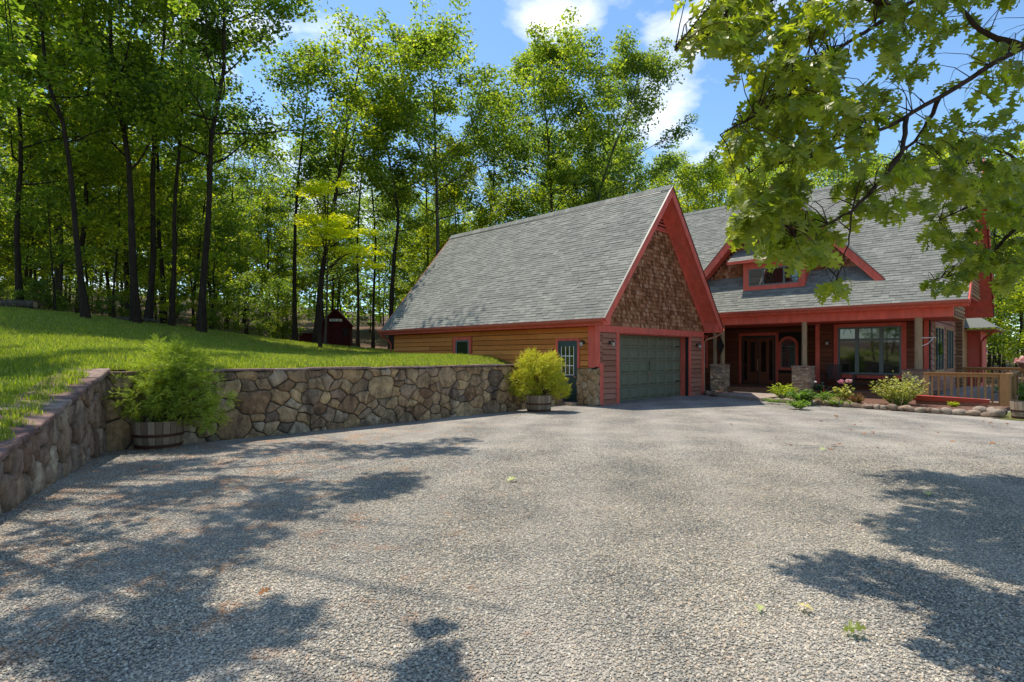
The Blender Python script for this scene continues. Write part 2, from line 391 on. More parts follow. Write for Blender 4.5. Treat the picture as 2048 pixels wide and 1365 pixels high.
def gravelmat(name, instance):
    m, t, b = newmat(name)
    ge = t.nodes.new('ShaderNodeNewGeometry'); pos = ge.outputs['Position']
    cols = [(0, (.13,.125,.118)), (.25, (.24,.232,.218)), (.5, (.30,.29,.27)), (.75, (.41,.38,.335)), (.92, (.40,.31,.23)), (1, (.62,.60,.56))]
    if instance:
        oi = t.nodes.new('ShaderNodeObjectInfo'); c = mix(t, 1, ramp(t, oi.outputs['Random'], cols), (1.20, 1.16, 1.07), 'MULTIPLY')
    else:
        v = t.nodes.new('ShaderNodeTexVoronoi'); v.inputs['Scale'].default_value = 68; v.inputs['Randomness'].default_value = 1
        t.links.new(pos, v.inputs['Vector'])
        sp = t.nodes.new('ShaderNodeSeparateColor'); t.links.new(v.outputs['Color'], sp.inputs[0])
        c = ramp(t, sp.outputs[0], cols)
        edge = ramp(t, v.outputs['Distance'], [(.3, (1,1,1)), (.75, (.34,.34,.33))])
        c = mix(t, .9, c, edge, 'MULTIPLY')
        c = mix(t, .8, c, ramp(t, noise(t, 9, 6, .75), [(.3, (.66,.66,.66)), (.7, (1.25,1.24,1.21))]), 'MULTIPLY')
        bump(t, v.outputs['Distance'], -.9, .012, b)
    # tyre worn lighter and dustier bands, warm dust, rusty pine needles drifted against the wall side
    dust = ramp(t, noise(t, .45, 4, .6, coord=pos), [(.40, (0,0,0)), (.65, (.4,.4,.4))])
    c = mix(t, dust, c, (.33,.30,.26))
    coarse = ramp(t, noise(t, .9, 5, .65, coord=pos), [(.35, (.78,.79,.80)), (.65, (1.14,1.11,1.06))])
    c = mix(t, 1, c, coarse, 'MULTIPLY')
    # two pairs of packed pale wheel lanes curving in towards the garage door
    sx = t.nodes.new('ShaderNodeSeparateXYZ'); t.links.new(pos, sx.inputs[0])
    wob = mathn(t, 'MULTIPLY', noise(t, .35, 2, .5, coord=pos), 1.6)
    ph = mathn(t, 'ADD', mathn(t, 'SUBTRACT', sx.outputs[0], mathn(t, 'MULTIPLY', sx.outputs[1], .16)), wob)
    lane = mathn(t, 'SINE', mathn(t, 'MULTIPLY', ph, 3.6))
    lane = ramp(t, mathn(t, 'MULTIPLY_ADD', lane, .5, .5), [(.45, (0,0,0)), (1.0, (.17,.17,.17))])
    c = mix(t, lane, c, (.44,.405,.36))
    side = mathn(t, 'MULTIPLY', mathn(t, 'SUBTRACT', 0.9, sx.outputs[0]), .22); 
    cl = t.nodes.new('ShaderNodeClamp'); t.links.new(side, cl.inputs[0])
    nn = mathn(t, 'ADD', mathn(t, 'MULTIPLY', noise(t, 2.3, 7, .75, coord=pos), mathn(t, 'ADD', 0.82, mathn(t, 'MULTIPLY', cl.outputs[0], .2))), 0)
    pine = ramp(t, nn, [(.50, (0,0,0)), (.61, (.85,.85,.85))])
    pine2 = mix(t, 1, pine, ramp(t, noise(t, 34, 3, .8, coord=pos), [(.43, (0,0,0)), (.56, (1,1,1))]), 'MULTIPLY')
    c = mix(t, pine2, c, (.38,.20,.105))
    t.links.new(mix(t, 1, c, (1.07, 1.075, 1.08), 'MULTIPLY'), b.inputs['Base Color']); b.inputs['Roughness'].default_value = .95; b.inputs['Specular IOR Level'].default_value = .15
    return m
M['gravel'] = gravelmat('gravel_bed', False); M['pebble'] = gravelmat('gravel_stone', True)
# ------------------------------------------------------------------ the lie of the land
def _cp(px, py, z): p = at(px, py, z); return (p.x, p.y, p.z)
WB0 = W(-13.35, .76); WB1 = Vector((-5.46, 6.03, 0)); WBdir = (WB1-WB0).normalized(); WBn = Vector((-WBdir.y*-1, -WBdir.x, 0))
WBn = Vector((WBdir.y, -WBdir.x, 0))                         # towards the lawn side
if WBn.x > 0: WBn = -WBn
ctrl = []
for u in (-13.6, -12, -10, -8, -6, -4, -3.2):
    p = W(u, 1.2); ctrl.append((p.x, p.y, 1.40))
    p = W(u, 3.2); ctrl.append((p.x, p.y, 1.50 + (0.10 if u < -9 else 0)))
for s, h in ((0, 1.38), (1.0, 1.19), (2.0, 1.02), (3, .84), (4.1, .69), (5.2, .5), (7, .25), (10, 0)):
    p = WB0 + WBdir*s + WBn*.5; ctrl.append((p.x, p.y, h))
ctrl += [(-9.06, 10, 1.22), (-13.6, 15, 2.1), (-18, 20, 3.0), _cp(0, 615, 26), _cp(130, 626, 27), _cp(250, 641, 28), _cp(400, 658, 32),
         _cp(600, 690, 40), _cp(690, 699, 46), _cp(800, 705, 42), (-14, 9, 1.3), (-20, 8, 2.0), (-30, 14, 3.4), (-45, 25, 5.5),
         (-12, -2, .4), (-25, -5, 1.5), (-45, -5, 4)]
for v, h in ((2.2, .55), (4.2, 1.45), (6, 1.58), (8, 1.64), (11.7, 1.74), (14, 1.8)):
    p = W(0, v); ctrl.append((p.x, p.y, h))
for u, v, h in ((-1.5, 1.4, .5), (-.8, 1.9, .52), (-2.9, 1.5, 1.2), (4, 15, 1.9), (8, 16, 1.6), (-4, 14, 1.9), (-4, 8, 1.62), (-8, 8, 1.7)):
    p = W(u, v); ctrl.append((p.x, p.y, h))
ctrl += [_cp(760, 652, 66), _cp(300, 622, 62), _cp(0, 590, 55), _cp(600, 655, 70), (-70, 90, 12), (-120, 60, 14), (0, 120, 8), (-120, 150, 20),
         (15, 60, 3.0), (40, 70, 2), (25, 38, .4), (45, 45, -.5), (80, 80, 0), (150, 60, -2), (60, 10, -.6), (30, 5, -.3), (150, 150, 2), (0, 180, 12),
         (20, -20, -.1), (-15, -30, .3), (60, -60, -1), (-80, -40, 4), (18, 12, -.12), (14, 14, -.08), (22, 22, -.1), (25, 30, -.1), (16, 34, 1.2), (28, 18, -.2)]
for u, v in ((5.0, -10), (6, -12), (8, -14), (12, -16), (8, -10.5), (9, -9), (9, -4), (12, -4), (12, 0), (9.2, 1.5), (16, -4), (20, -6), (8.2, 6), (8.5, 11), (14, 5)):
    p = W(u, v); ctrl.append((p.x, p.y, -.07 if v < 2 else (.3 if v < 8 else 1.0)))
CP = np.array(ctrl)
def _phi(r): return np.sqrt(r*r + 1.5)
_D = np.sqrt(((CP[:, None, :2]-CP[None, :, :2])**2).sum(2))
_A = np.zeros((len(CP)+1, len(CP)+1)); _A[:-1, :-1] = _phi(_D) - np.eye(len(CP))*.02; _A[-1, :-1] = 1; _A[:-1, -1] = 1
_w = np.linalg.solve(_A, np.append(CP[:, 2], 0))
def H(X, Y):
    X = np.atleast_1d(np.asarray(X, float)); Y = np.atleast_1d(np.asarray(Y, float)); out = np.zeros(X.shape)
    f = X.ravel(); g = Y.ravel(); o = out.ravel()
    for i in range(0, len(f), 20000):
        r = np.sqrt((f[i:i+20000, None]-CP[None, :, 0])**2 + (g[i:i+20000, None]-CP[None, :, 1])**2)
        o[i:i+20000] = _phi(r) @ _w[:-1] + _w[-1]
    return o.reshape(X.shape)
def h1(x, y): return float(H([x], [y])[0])
def sheet(name, ulist, vlist, keep, lift, mat, bumpy=0.0):
    """a sheet over the land on the building's grid; keep(u,v) says which cells stay"""
    U, V = np.meshgrid(ulist, vlist, indexing='ij')
    X = FO.x + U*FU.x + V*FS.x; Y = FO.y + U*FU.y + V*FS.y; Z = H(X, Y) + lift
    if bumpy: Z = Z + bumpy*np.sin(X*1.3+np.sin(Y*.9)*2)*np.sin(Y*1.1+1)
    n, k = U.shape; idx = np.arange(n*k).reshape(n, k)
    cu = (U[:-1, :-1]+U[1:, 1:])/2; cv = (V[:-1, :-1]+V[1:, 1:])/2
    kp = keep(cu, cv)
    F = np.stack([idx[:-1, :-1], idx[1:, :-1], idx[1:, 1:], idx[:-1, 1:]], -1)[kp]
    return np_mesh(name, np.stack([X, Y, Z], -1).reshape(-1, 3), F, mat, True)
def grid(*segs):
    out = []
    for a, b, s in segs: out += list(np.arange(a, b-1e-6, s))
    out.append(segs[-1][1]); return np.array(out)
_b0 = loc_uv(WB0.x, WB0.y); _b1 = loc_uv(WB1.x, WB1.y)
def leftB(u, v, off=0.0):                                    # beyond the left wall's line, on the lawn side
    d = ((_b1[0]-_b0[0]), (_b1[1]-_b0[1])); L = math.hypot(*d); nx, ny = -d[1]/L, d[0]/L
    s = (u-_b0[0])*nx + (v-_b0[1])*ny
    probe = loc_uv(*(WB0+WBn)[:2]); sp = (probe[0]-_b0[0])*nx + (probe[1]-_b0[1])*ny
    return s*np.sign(sp) > off
# wood edge, as a line on the ground (X,Y)
EDGE = [(-60, 20), (-24.5, 25.6), (-22, 27), (-18.7, 28.5), (-17.6, 32), (-15.5, 38.5), (-14.6, 44), (-12.3, 41), (-8.4, 42), (-4, 38), (-1, 36)]
def lawn_keep(u, v):
    X = FO.x + u*FU.x + v*FS.x; Y = FO.y + u*FU.y + v*FS.y
    ex = np.array([e[0] for e in EDGE]); ey = np.array([e[1] for e in EDGE]); order = np.argsort(ex)
    lim = np.interp(X, ex[order], ey[order]) + .5*np.sin(X*1.7) + .35*np.sin(X*4.1+1)
    near = ((v > 1.0) & (u < -3.2)) | ((v > 2.2) & (u < .0)) | ((v > 12.2))
    return (near | ((v <= 1.0) & leftB(u, v, .12))) & (Y < lim) & (u < 3)
# grass sheet
lm = sheet('lawn', grid((-48, -16, .5), (-16, -3.2, .2), (-3.2, 0, .2), (0, 3, .5)), grid((-16, 1.0, .2), (1.0, 2.2, .2), (2.2, 12.2, .25), (12.2, 34, .5)), lawn_keep, .0, M['lawn'], .015)
lawn = link('lawn', lm, None, kind='structure')
FARKEEP = lambda u, v: ~((u > -30.1) & (u < 7.4) & (v > -30.1) & (v < 1.0)) & ~((u > -.01) & (u < 7.4) & (v > -1) & (v < 11.5)) & ~((u >= -3.2) & (u < 7.4) & (v >= .9) & (v < 1.39)) & ~((u >= -1.2) & (u < 7.4) & (v >= .9) & (v < 2.19)) | ((v <= 1.0) & leftB(u, v, .12))
fm = sheet('woodland_floor', grid((-260, -60, 8), (-60, -30, 1.5), (-30, -16, .7), (-16, -3.2, .4), (-3.2, -1.2, .4), (-1.2, 0, .4), (0, 7.6, .4), (7.6, 40, .8), (40, 260, 8)),
           grid((-260, -30, 8), (-30, -16, 1), (-16, 1.0, .4), (1.0, 1.4, .4), (1.4, 2.2, .4), (2.2, 11.6, .47), (11.6, 60, .8), (60, 280, 8)), FARKEEP, -.05, M['litter'])
link('woodland_floor', fm, None, kind='structure')
# gravel drive: flat yard
gb = MB(); n = 38
gv = [(-30, -30), (7.6, -30), (7.6, 1.0), (0.02, 1.0), (0.02, 1.56), (-.35, 1.56), (-.35, 1.0), (-30, 1.0)]
gb.poly([W(u, v, 0) for u, v in gv])
gb.build('gravel_drive', M['gravel'], None, kind='structure')

# ------------------------------------------------------------------ geometry-node scatter (gravel, grass)
def scatter(name, surf, items, seed, smin, smax, rand_rot, tilt, kind_kw):
    """surf: mesh with float attribute 'dens' on its faces; items: meshes to instance"""
    col = bpy.data.collections.new(name + '_source')
    for i, m in enumerate(items): col.objects.link(bpy.data.objects.new('%s_piece' % name, m))
    g = bpy.data.node_groups.new(name, 'GeometryNodeTree')
    g.interface.new_socket('Geometry', in_out='INPUT', socket_type='NodeSocketGeometry')
    g.interface.new_socket('Geometry', in_out='OUTPUT', socket_type='NodeSocketGeometry')
    gi = g.nodes.new('NodeGroupInput'); go = g.nodes.new('NodeGroupOutput')
    d = g.nodes.new('GeometryNodeDistributePointsOnFaces'); at_ = g.nodes.new('GeometryNodeInputNamedAttribute')
    at_.data_type = 'FLOAT'; at_.inputs['Name'].default_value = 'dens'
    g.links.new(gi.outputs[0], d.inputs['Mesh']); g.links.new(at_.outputs[0], d.inputs['Density']); d.inputs['Seed'].default_value = seed
    ci = g.nodes.new('GeometryNodeCollectionInfo'); ci.inputs[0].default_value = col
    ci.inputs['Separate Children'].default_value = True; ci.inputs['Reset Children'].default_value = True
    ip = g.nodes.new('GeometryNodeInstanceOnPoints'); ip.inputs['Pick Instance'].default_value = True
    g.links.new(d.outputs['Points'], ip.inputs['Points']); g.links.new(ci.outputs[0], ip.inputs['Instance'])
    rv = g.nodes.new('FunctionNodeRandomValue'); rv.data_type = 'FLOAT_VECTOR'
    rv.inputs[0].default_value = (-tilt, -tilt, 0); rv.inputs[1].default_value = (tilt, tilt, rand_rot)
    g.links.new(rv.outputs[0], ip.inputs['Rotation'])
    rs = g.nodes.new('FunctionNodeRandomValue'); rs.data_type = 'FLOAT'; rs.inputs[2].default_value = smin; rs.inputs[3].default_value = smax
    g.links.new(rs.outputs[1], ip.inputs['Scale']); g.links.new(ip.outputs[0], go.inputs[0])
    o = link(name, surf, None, **kind_kw); md = o.modifiers.new('scatter', 'NODES'); md.node_group = g; return o
def dens_attr(me, fn):
    n = len(me.polygons); c = np.zeros(n*3, dtype=np.float32); me.polygons.foreach_get('center', c); c = c.reshape(-1, 3)
    a = me.attributes.new('dens', 'FLOAT', 'FACE'); a.data.foreach_set('value', np.maximum(fn(c[:, 0], c[:, 1]), 0).astype(np.float32))
def pebble(seed, flat):
    r = random.Random(seed)
    import bmesh
    bm = bmesh.new(); bmesh.ops.create_icosphere(bm, subdivisions=1, radius=.5)
    sx, sy = r.uniform(.8, 1.25), r.uniform(.65, 1.0)
    for v in bm.verts:
        k = r.uniform(.72, 1.2); v.co = Vector((v.co.x*sx*k, v.co.y*sy*k, v.co.z*flat*k))
    me = bpy.data.meshes.new('gravel_piece'); bm.to_mesh(me); bm.free(); me.materials.append(M['pebble']); return me
# near gravel stones
gx = np.arange(-10, 10.01, .25); gy = np.arange(1.6, 12.01, .25)
GX, GY = np.meshgrid(gx, gy, indexing='ij'); idx = np.arange(GX.size).reshape(GX.shape)
cx = (GX[:-1, :-1]+.125); cy = (GY[:-1, :-1]+.125)
cu = (cx-FO.x)*FU.x + (cy-FO.y)*FU.y; cv = (cx-FO.x)*FS.x + (cy-FO.y)*FS.y
kp = (np.abs(cx) < cy*1.05+.6) & (cv < .6) & ~leftB(cu, cv, -.1)
F = np.stack([idx[:-1, :-1], idx[1:, :-1], idx[1:, 1:], idx[:-1, 1:]], -1)[kp]
gm = np_mesh('gravel', np.stack([GX, GY, np.full(GX.shape, .004)], -1).reshape(-1, 3), F, M['gravel'])
def gd(x, y):
    d = 5600*np.clip((11.5-y)/7.5, 0, 1)**1.6
    return d
dens_attr(gm, gd)
peb = [pebble(i, random.uniform(.38, .7)) for i in range(6)]
scatter('gravel', gm, peb, 3, .007, .022, 6.28, .5, dict(kind='stuff'))
# grass tufts
def tuft(seed, nb, h, spread):
    r = np.random.default_rng(seed); V = []; F = []
    for i in range(nb):
        x, y = r.normal(0, spread, 2); a = r.uniform(0, 6.28); lean = r.uniform(.1, .75); hh = h*r.uniform(.5, 1.15); w = .0028*r.uniform(.8, 1.5)*(h/.09)
        ca, sa = math.cos(a), math.sin(a); px, py = -sa*w, ca*w; n = len(V)
        V += [(x-px, y-py, -.01), (x+px, y+py, -.01), (x+ca*lean*hh*.35+px*.8, y+sa*lean*hh*.35+py*.8, hh*.6), (x+ca*lean*hh*.35-px*.8, y+sa*lean*hh*.35-py*.8, hh*.6),
              (x+ca*lean*hh, y+sa*lean*hh, hh*(1-.25*lean))]
        F += [(n, n+1, n+2), (n, n+2, n+3), (n+3, n+2, n+4)]
    return np_mesh('grass_piece', np.array(V), np.array(F), M['grass'])
gs = sheet('grass', grid((-40, -16, .4), (-16, 0, .2), (0, 3, .5)), grid((-12, 1.0, .2), (1.0, 2.2, .2), (2.2, 12.2, .25), (12.2, 32, .5)), lawn_keep, .0, M['lawn'], .015)
def grd(x, y):
    d = np.sqrt(x*x+y*y); vis = (x > -1.0*y-1.2) & (x < .6*y)
    return np.where(vis, np.clip(520*(8.5/np.maximum(d, 7.0))**1.7, 22, 560), 0)
dens_attr(gs, grd)
scatter('grass', gs, [tuft(i, 18, .055 + .012*i, .035) for i in range(5)], 5, .7, 1.35, 6.28, .12, dict(kind='stuff'))

# ------------------------------------------------------------------ dry-laid look fieldstone walls
def clip_half(poly, nx, ny, c):
    out = []
    for i in range(len(poly)):
        p, q = poly[i], poly[(i+1) % len(poly)]; dp = p[0]*nx+p[1]*ny-c; dq = q[0]*nx+q[1]*ny-c
        if dp <= 0: out.append(p)
        if (dp < 0 < dq) or (dq < 0 < dp):
            t = dp/(dp-dq); out.append((p[0]+(q[0]-p[0])*t, p[1]+(q[1]-p[1])*t))
    return out
def stone_cells(region, rad, n_try, seed, xs=1.0):
    """packed irregular polygons filling a convex region; xs squeezes them sideways"""
    r = random.Random(seed); x0 = min(p[0] for p in region); x1 = max(p[0] for p in region); y0 = min(p[1] for p in region); y1 = max(p[1] for p in region)
    pts = []
    for ph, (ra, rb) in enumerate(rad):
        for _ in range(n_try[ph] if isinstance(n_try, tuple) else n_try):
            R = r.uniform(ra, rb); x = r.uniform(x0, x1); y = r.uniform(y0, y1)
            if all(math.hypot((x-a)/xs, y-b) > (R+c)*.93 for a, b, c in pts): pts.append((x, y, R))
    cells = []
    for i, (x, y, R) in enumerate(pts):
        poly = list(region)
        near = sorted(((math.hypot((x-a)/xs, y-b), a, b, c) for j, (a, b, c) in enumerate(pts) if j != i), key=lambda q: q[0])[:16]
        for d, a, b, c in near:
            nx, ny = (a-x)/xs/xs, (b-y); L2 = ((a-x)/xs)**2 + (b-y)**2
            k = (L2 + R*R - c*c)/2
            poly = clip_half(poly, nx, ny, nx*x+ny*y+k)
            if len(poly) < 3: break
        if len(poly) >= 3: cells.append(poly)
    return cells
def stone_mesh(poly, gap, depth, r, mat, back=.05, name='stone'):
    cx = sum(p[0] for p in poly)/len(poly); cy = sum(p[1] for p in poly)/len(poly)
    P = []
    for i, p in enumerate(poly):                              # drop slivers, round the corners
        q = poly[(i+1) % len(poly)]; L = math.hypot(q[0]-p[0], q[1]-p[1])
        if L < 1e-4: continue
        if L > .03: P += [(p[0]*.84+q[0]*.16, p[1]*.84+q[1]*.16), (p[0]*.16+q[0]*.84, p[1]*.16+q[1]*.84)]
        else: P.append(((p[0]+q[0])/2, (p[1]+q[1])/2))
    if len(P) < 3: return None
    size = max(math.hypot(p[0]-cx, p[1]-cy) for p in P)
    k = max(0.5, 1 - gap/size)
    n = len(P); V = []; tx, ty = r.uniform(-.10, .10), r.uniform(-.10, .10)
    for sc, dz in ((1.0, -back), (1.0, depth*.35), (.86, depth*.86), (.5, depth*1.0)):
        for x, y in P:
            j = r.uniform(-.012, .012) if sc < .9 else 0
            xx = cx+(x-cx)*k*sc; yy = cy+(y-cy)*k*sc; V.append((xx, yy, dz + j + (tx*(xx-cx)+ty*(yy-cy) if dz > 0 else 0)))
    V.append((cx, cy, depth*1.0 + r.uniform(-.01, .012))); F = []
    for a in range(3):
        for i in range(n): F.append((a*n+i, a*n+(i+1) % n, (a+1)*n+(i+1) % n, (a+1)*n+i))
    for i in range(n): F.append((3*n+i, 3*n+(i+1) % n, 4*n))
    me = bpy.data.meshes.new(name); me.from_pydata(V, [], F); me.materials.append(mat)
    me.polygons.foreach_set('use_smooth', [True]*len(F)); me.update(); return me
def lay_stones(parent, pl, region, rad, mat, seed, xs=1.0, gap=.012, depth=(.03, .07), tries=900, name='stone', wa=1.0):
    r = random.Random(seed+1); M4 = Matrix((( pl.X.x, pl.Y.x, pl.N.x, pl.o.x), (pl.X.y, pl.Y.y, pl.N.y, pl.o.y), (pl.X.z, pl.Y.z, pl.N.z, pl.o.z), (0,0,0,1)))
    n = 0
    for poly in stone_cells(region, rad, tries, seed, xs):
        poly = [q for i, p in enumerate(poly) for q in (p, ((p[0]+poly[(i+1) % len(poly)][0])/2+r.uniform(-.012, .012), (p[1]+poly[(i+1) % len(poly)][1])/2+r.uniform(-.012, .012)))]
        poly = [(x+wa*.030*math.sin(y*13+x*5+seed)+wa*.016*math.sin(y*31+1), y+wa*.030*math.sin(x*11-y*6+2*seed)+wa*.014*math.sin(x*37)) for x, y in poly]
        cx = sum(p[0] for p in poly)/len(poly); cy = sum(p[1] for p in poly)/len(poly)
        me = stone_mesh([(p[0]-cx, p[1]-cy) for p in poly], gap, r.uniform(*depth), r, mat, name=name)
        if me is None: continue
        o = link(name, me, parent); o.matrix_basis = M4 @ Matrix.Translation((cx, cy, 0)); n += 1
    return n
rw = thing('retaining_wall', 'long fieldstone retaining wall with flat capstones holding back the lawn', 'wall')
plA = Pl(W(0, .76), FU, (0,0,1))                             # face looks at the camera: a = u
AH = 1.36
nA = lay_stones(rw, plA, [(-13.33, -.05), (-3.0, -.05), (-3.0, AH), (-13.33, AH)], ((.22, .28), (.14, .18), (.09, .13), (.055, .08)), M['stone'], 5, tries=(14, 70, 1100, 500), depth=(.02, .06), gap=.013, xs=1.22)
plB = Pl(WB0, -WBdir, (0,0,1))                                # a runs from minus LB (near) to 0 (the corner)
LB = 6.4
def topB(s): return 1.34 - .178*abs(s)
nB = lay_stones(rw, plB, [(-LB, -.05), (-.02, -.05), (-.02, topB(0)), (-LB, topB(LB))], ((.20, .26), (.12, .17), (.075, .11)), M['purple_stone'], 9, xs=.66, tries=(10, 300, 200), depth=(.04, .09))
mb = MB()
def inset(pl, pts, c0, c1): mb.prism([pl.p(a, b, c0) for a, b in pts], pl.N*(c1-c0))
inset(plA, [(-13.6, -.1), (-3.0, -.1), (-3.0, AH), (-13.6, AH)], -.40, -.005)
inset(plB, [(-LB, -.1), (0, -.1), (0, topB(0)), (-LB, topB(LB))], -.40, -.005)
mb.box(0,0,0,0,0,0) if False else None
mb.prism([W(-3.02, .77, -.1), W(-3.4, .77, -.1), W(-3.4, 2.6, -.1), W(-3.02, 2.6, -.1)], (0,0,1.44))
mb.build('mortar_core', M['mortar'], rw)
# capstones: flat slabs, each its own
def slab(name, pts, z, t, mat, parent, r):
    me = MB(); pts = [Vector((p.x+r.uniform(-.012, .012), p.y+r.uniform(-.012, .012), z)) for p in pts]
    c = sum(pts, Vector())/len(pts); n = len(pts); me.v = [tuple(p-c) for p in pts] + [tuple(p-c+Vector((0,0,t*.75))) for p in pts] + [tuple((p-c)*.965+Vector((0,0,t))) for p in pts]
    me.f = [tuple(reversed(range(n)))] + [(i, (i+1) % n, n+(i+1) % n, n+i) for i in range(n)] + [(n+i, n+(i+1) % n, 2*n+(i+1) % n, 2*n+i) for i in range(n)] + [tuple(range(2*n, 3*n))]
    o = me.build(name, mat, parent); o.location = c; return o
r = random.Random(4)
u = -13.45
while u < -3.0:
    L = min(r.uniform(.5, 1.1), -2.96-u); 
    slab('capstone', [W(u+.006, .70+r.uniform(-.02, .02)), W(u+L-.006, .70+r.uniform(-.02, .02)), W(u+L-.006, 1.16), W(u+.006, 1.16)], AH+r.uniform(-.004, .010), r.uniform(.03, .055), M['cap'], rw, r); u += L
s = -.15
while s < LB:
    L = r.uniform(.42, .85); e = s+L-.012
    p = [WB0+WBdir*s-WBn*.09, WB0+WBdir*e-WBn*.09, WB0+WBdir*e+WBn*.62, WB0+WBdir*s+WBn*.62]
    o = slab('capstone', [q for q in p], 0, r.uniform(.055, .08), M['cap'], rw, r)
    o.location.z = topB((s+e)/2)+.012
    o.rotation_mode = 'AXIS_ANGLE'; o.rotation_axis_angle = (math.atan(.178), -WBn.x*-1, -WBn.y*-1, 0)
    ax = Vector((0,0,1)).cross(WBdir).normalized(); o.rotation_axis_angle = (math.atan(.178), ax.x, ax.y, 0); s += L
# low return wall between the long wall's end and the garage door
lw = thing('low_stone_wall', 'low stone wall stub beside the garage side door, behind the smaller potted shrub', 'wall', W(0, 0), ROT)
pl = Pl((0, 1.08, 0), (1,0,0), (0,0,1))
lay_stones(lw, pl, [(-3.0, -.05), (-.38, -.05), (-.38, .50), (-3.0, .50)], ((.13, .19), (.08, .12)), M['stone'], 21, tries=90)
pl2 = Pl((-.38, 1.08, 0), (0,1,0), (0,0,1))
lay_stones(lw, pl2, [(0, -.05), (.5, -.05), (.5, .50), (0, .50)], ((.1, .16),), M['stone'], 22, tries=20)
MB().box(-3.0, -.385, 1.085, 1.6, -.1, .50).build('mortar_core', M['mortar'], lw)
mb = MB()
uu = -3.0
while uu < -.4:
    L = min(.62, -.34-uu); MB().box(uu+.008, uu+L-.008, 1.02, 1.60, .50, .565).build('capstone', M['cap'], lw); uu += L
# ------------------------------------------------------------------ garage
GR = thing('garage', 'steep gabled garage with grey shingle roof, red trim and dark green overhead door', 'garage', tuple(FO), ROT)
GW = 7.84; GL = 11.69; PIT = 5.12/4.37
def mbuild(parent, name, mat, *boxes, **kw):
    mb = MB()
    for b in boxes: mb.box(*b)
    return mb.build(name, mat, parent, **kw)
def plbox(parent, name, mat, pl, *boxes, **kw):
    mb = MB()
    for b in boxes: pl.box(mb, *b)
    return mb.build(name, mat, parent, **kw)
# backing walls, dark coloured so the board gaps read as lap shadow
wf = wall_v(0); ws = wall_u(0)
plbox(GR, 'front_wall', M['shade_backing'], wf, (0, 1.39, -.1, 2.70, -.14, -.004), (6.55, GW, -.1, 2.70, -.14, -.004), (1.39, 6.55, 2.46, 2.70, -.14, -.004))
mb = MB(); mb.prism([(0.0, .004, 2.70), (GW, .004, 2.70), (GW, .004, 3.1), (3.92, .004, 7.75), (0.0, .004, 3.1)], (0, .14, 0)); mb.build('gable_wall', M['shade_backing'], GR)
plbox(GR, 'side_wall', M['shade_backing'], ws, (-GL, -.14, -.1, 2.78, -.14, -.004))
mbuild(GR, 'rear_wall', M['siding_side'], (.14, GW-.14, GL-.14, GL, -.1, 2.78), (GW-.14, GW, .14, GL, -.1, 2.78))
mb = MB(); mb.prism([(0, GL-.14, 2.78), (GW, GL-.14, 2.78), (GW, GL-.14, 3.1), (3.92, GL-.14, 7.75), (0, GL-.14, 3.1)], (0, .14, 0)); mb.build('rear_gable_wall', M['siding_side'], GR)
# roof
def gable_slope(side):
    if side < 0: o = Vector((-.45, 12.2, 2.88)); Y = Vector((4.37, 0, 5.12))
    else: o = Vector((8.29, -.66, 2.88)); Y = Vector((-4.37, 0, 5.12))
    X = Vector((0, -1, 0)) if side < 0 else Vector((0, 1, 0))
    return Pl(o, X, Y)
SL = math.hypot(4.37, 5.12)
for sd in (-1, 1):
    pl = gable_slope(sd); plbox(GR, 'roof_deck', M['roof_core'], pl, (0, 12.86, 0.02, SL-.0, -.15, -.006))
    plbox(GR, 'roof_soffit', M['red_trim'], pl, (.03, 12.83, .05, SL-.16, -.185, -.153))
    # barge boards front and back
    a0, a1 = (12.862, 12.90) if sd < 0 else (-.04, -.002)
    mb = MB(); pl.box(mb, a0, a1, .0, SL-.02, -.24, .004)
    mb.build('barge_board', M['red_trim'], GR)
    plbox(GR, 'barge_board', M['red_trim'], pl, ((-.04, -.002) if sd < 0 else (12.862, 12.9)) + (0, SL, -.24, .004))
    plbox(GR, 'roof_drip_edge', M['black'], pl, (((12.862, 12.93) if sd < 0 else (-.07, -.002)) + (-.02, SL+.02, .006, .018)))
    # frieze along the rake on the gable wall
    mb = MB(); s = 1 if sd < 0 else -1; u0 = 0.0 if sd < 0 else GW
    mb.prism([(u0, -.06, 3.12), (3.92, -.06, 7.80), (3.92, -.06, 7.55), (u0, -.06, 2.87)], (0, .055, 0)); mb.build('rake_frieze', M['red_trim'], GR)
plG = gable_slope(-1)
cells = shingles(plG, 0.0, 12.86, 0.0, SL-.02, .132, .30, .015, c=-.004, gp=.006)  # gaps bare the dark deck, its colour standing in for shadow dashes
field(GR, 'roof_shingle', cells, M['roof'], rest='roof_shingle_field')
cells = shingles(gable_slope(1), 0.0, 12.86, 0.0, SL-.02, .5, 1.2, .012, c=-.004)
field(GR, 'rear_roof_shingle', cells, M['roof'], cap=0, rest='rear_roof_shingle_field')
mb = MB()
for s, x0, x1 in ((0, .0, .0),):
    mb.prism([(3.92-.17, -.3, 8.0-.17), (3.92, -.3, 8.055), (3.92+.17, -.3, 8.0-.17), (3.92, -.3, 7.95)], (0, 12.3, 0))
mb.build('ridge_vent', M['black'], GR)
mb = MB()
for i in range(43):
    v0 = -.68 + i*.3; mb.prism([(3.92-.15, v0, 8.035-.16), (3.92, v0, 8.085), (3.92+.15, v0, 8.035-.16), (3.92, v0, 8.06)], (0, .288, 0))
mb.build('ridge_cap', M['roof'], GR, kind='stuff')
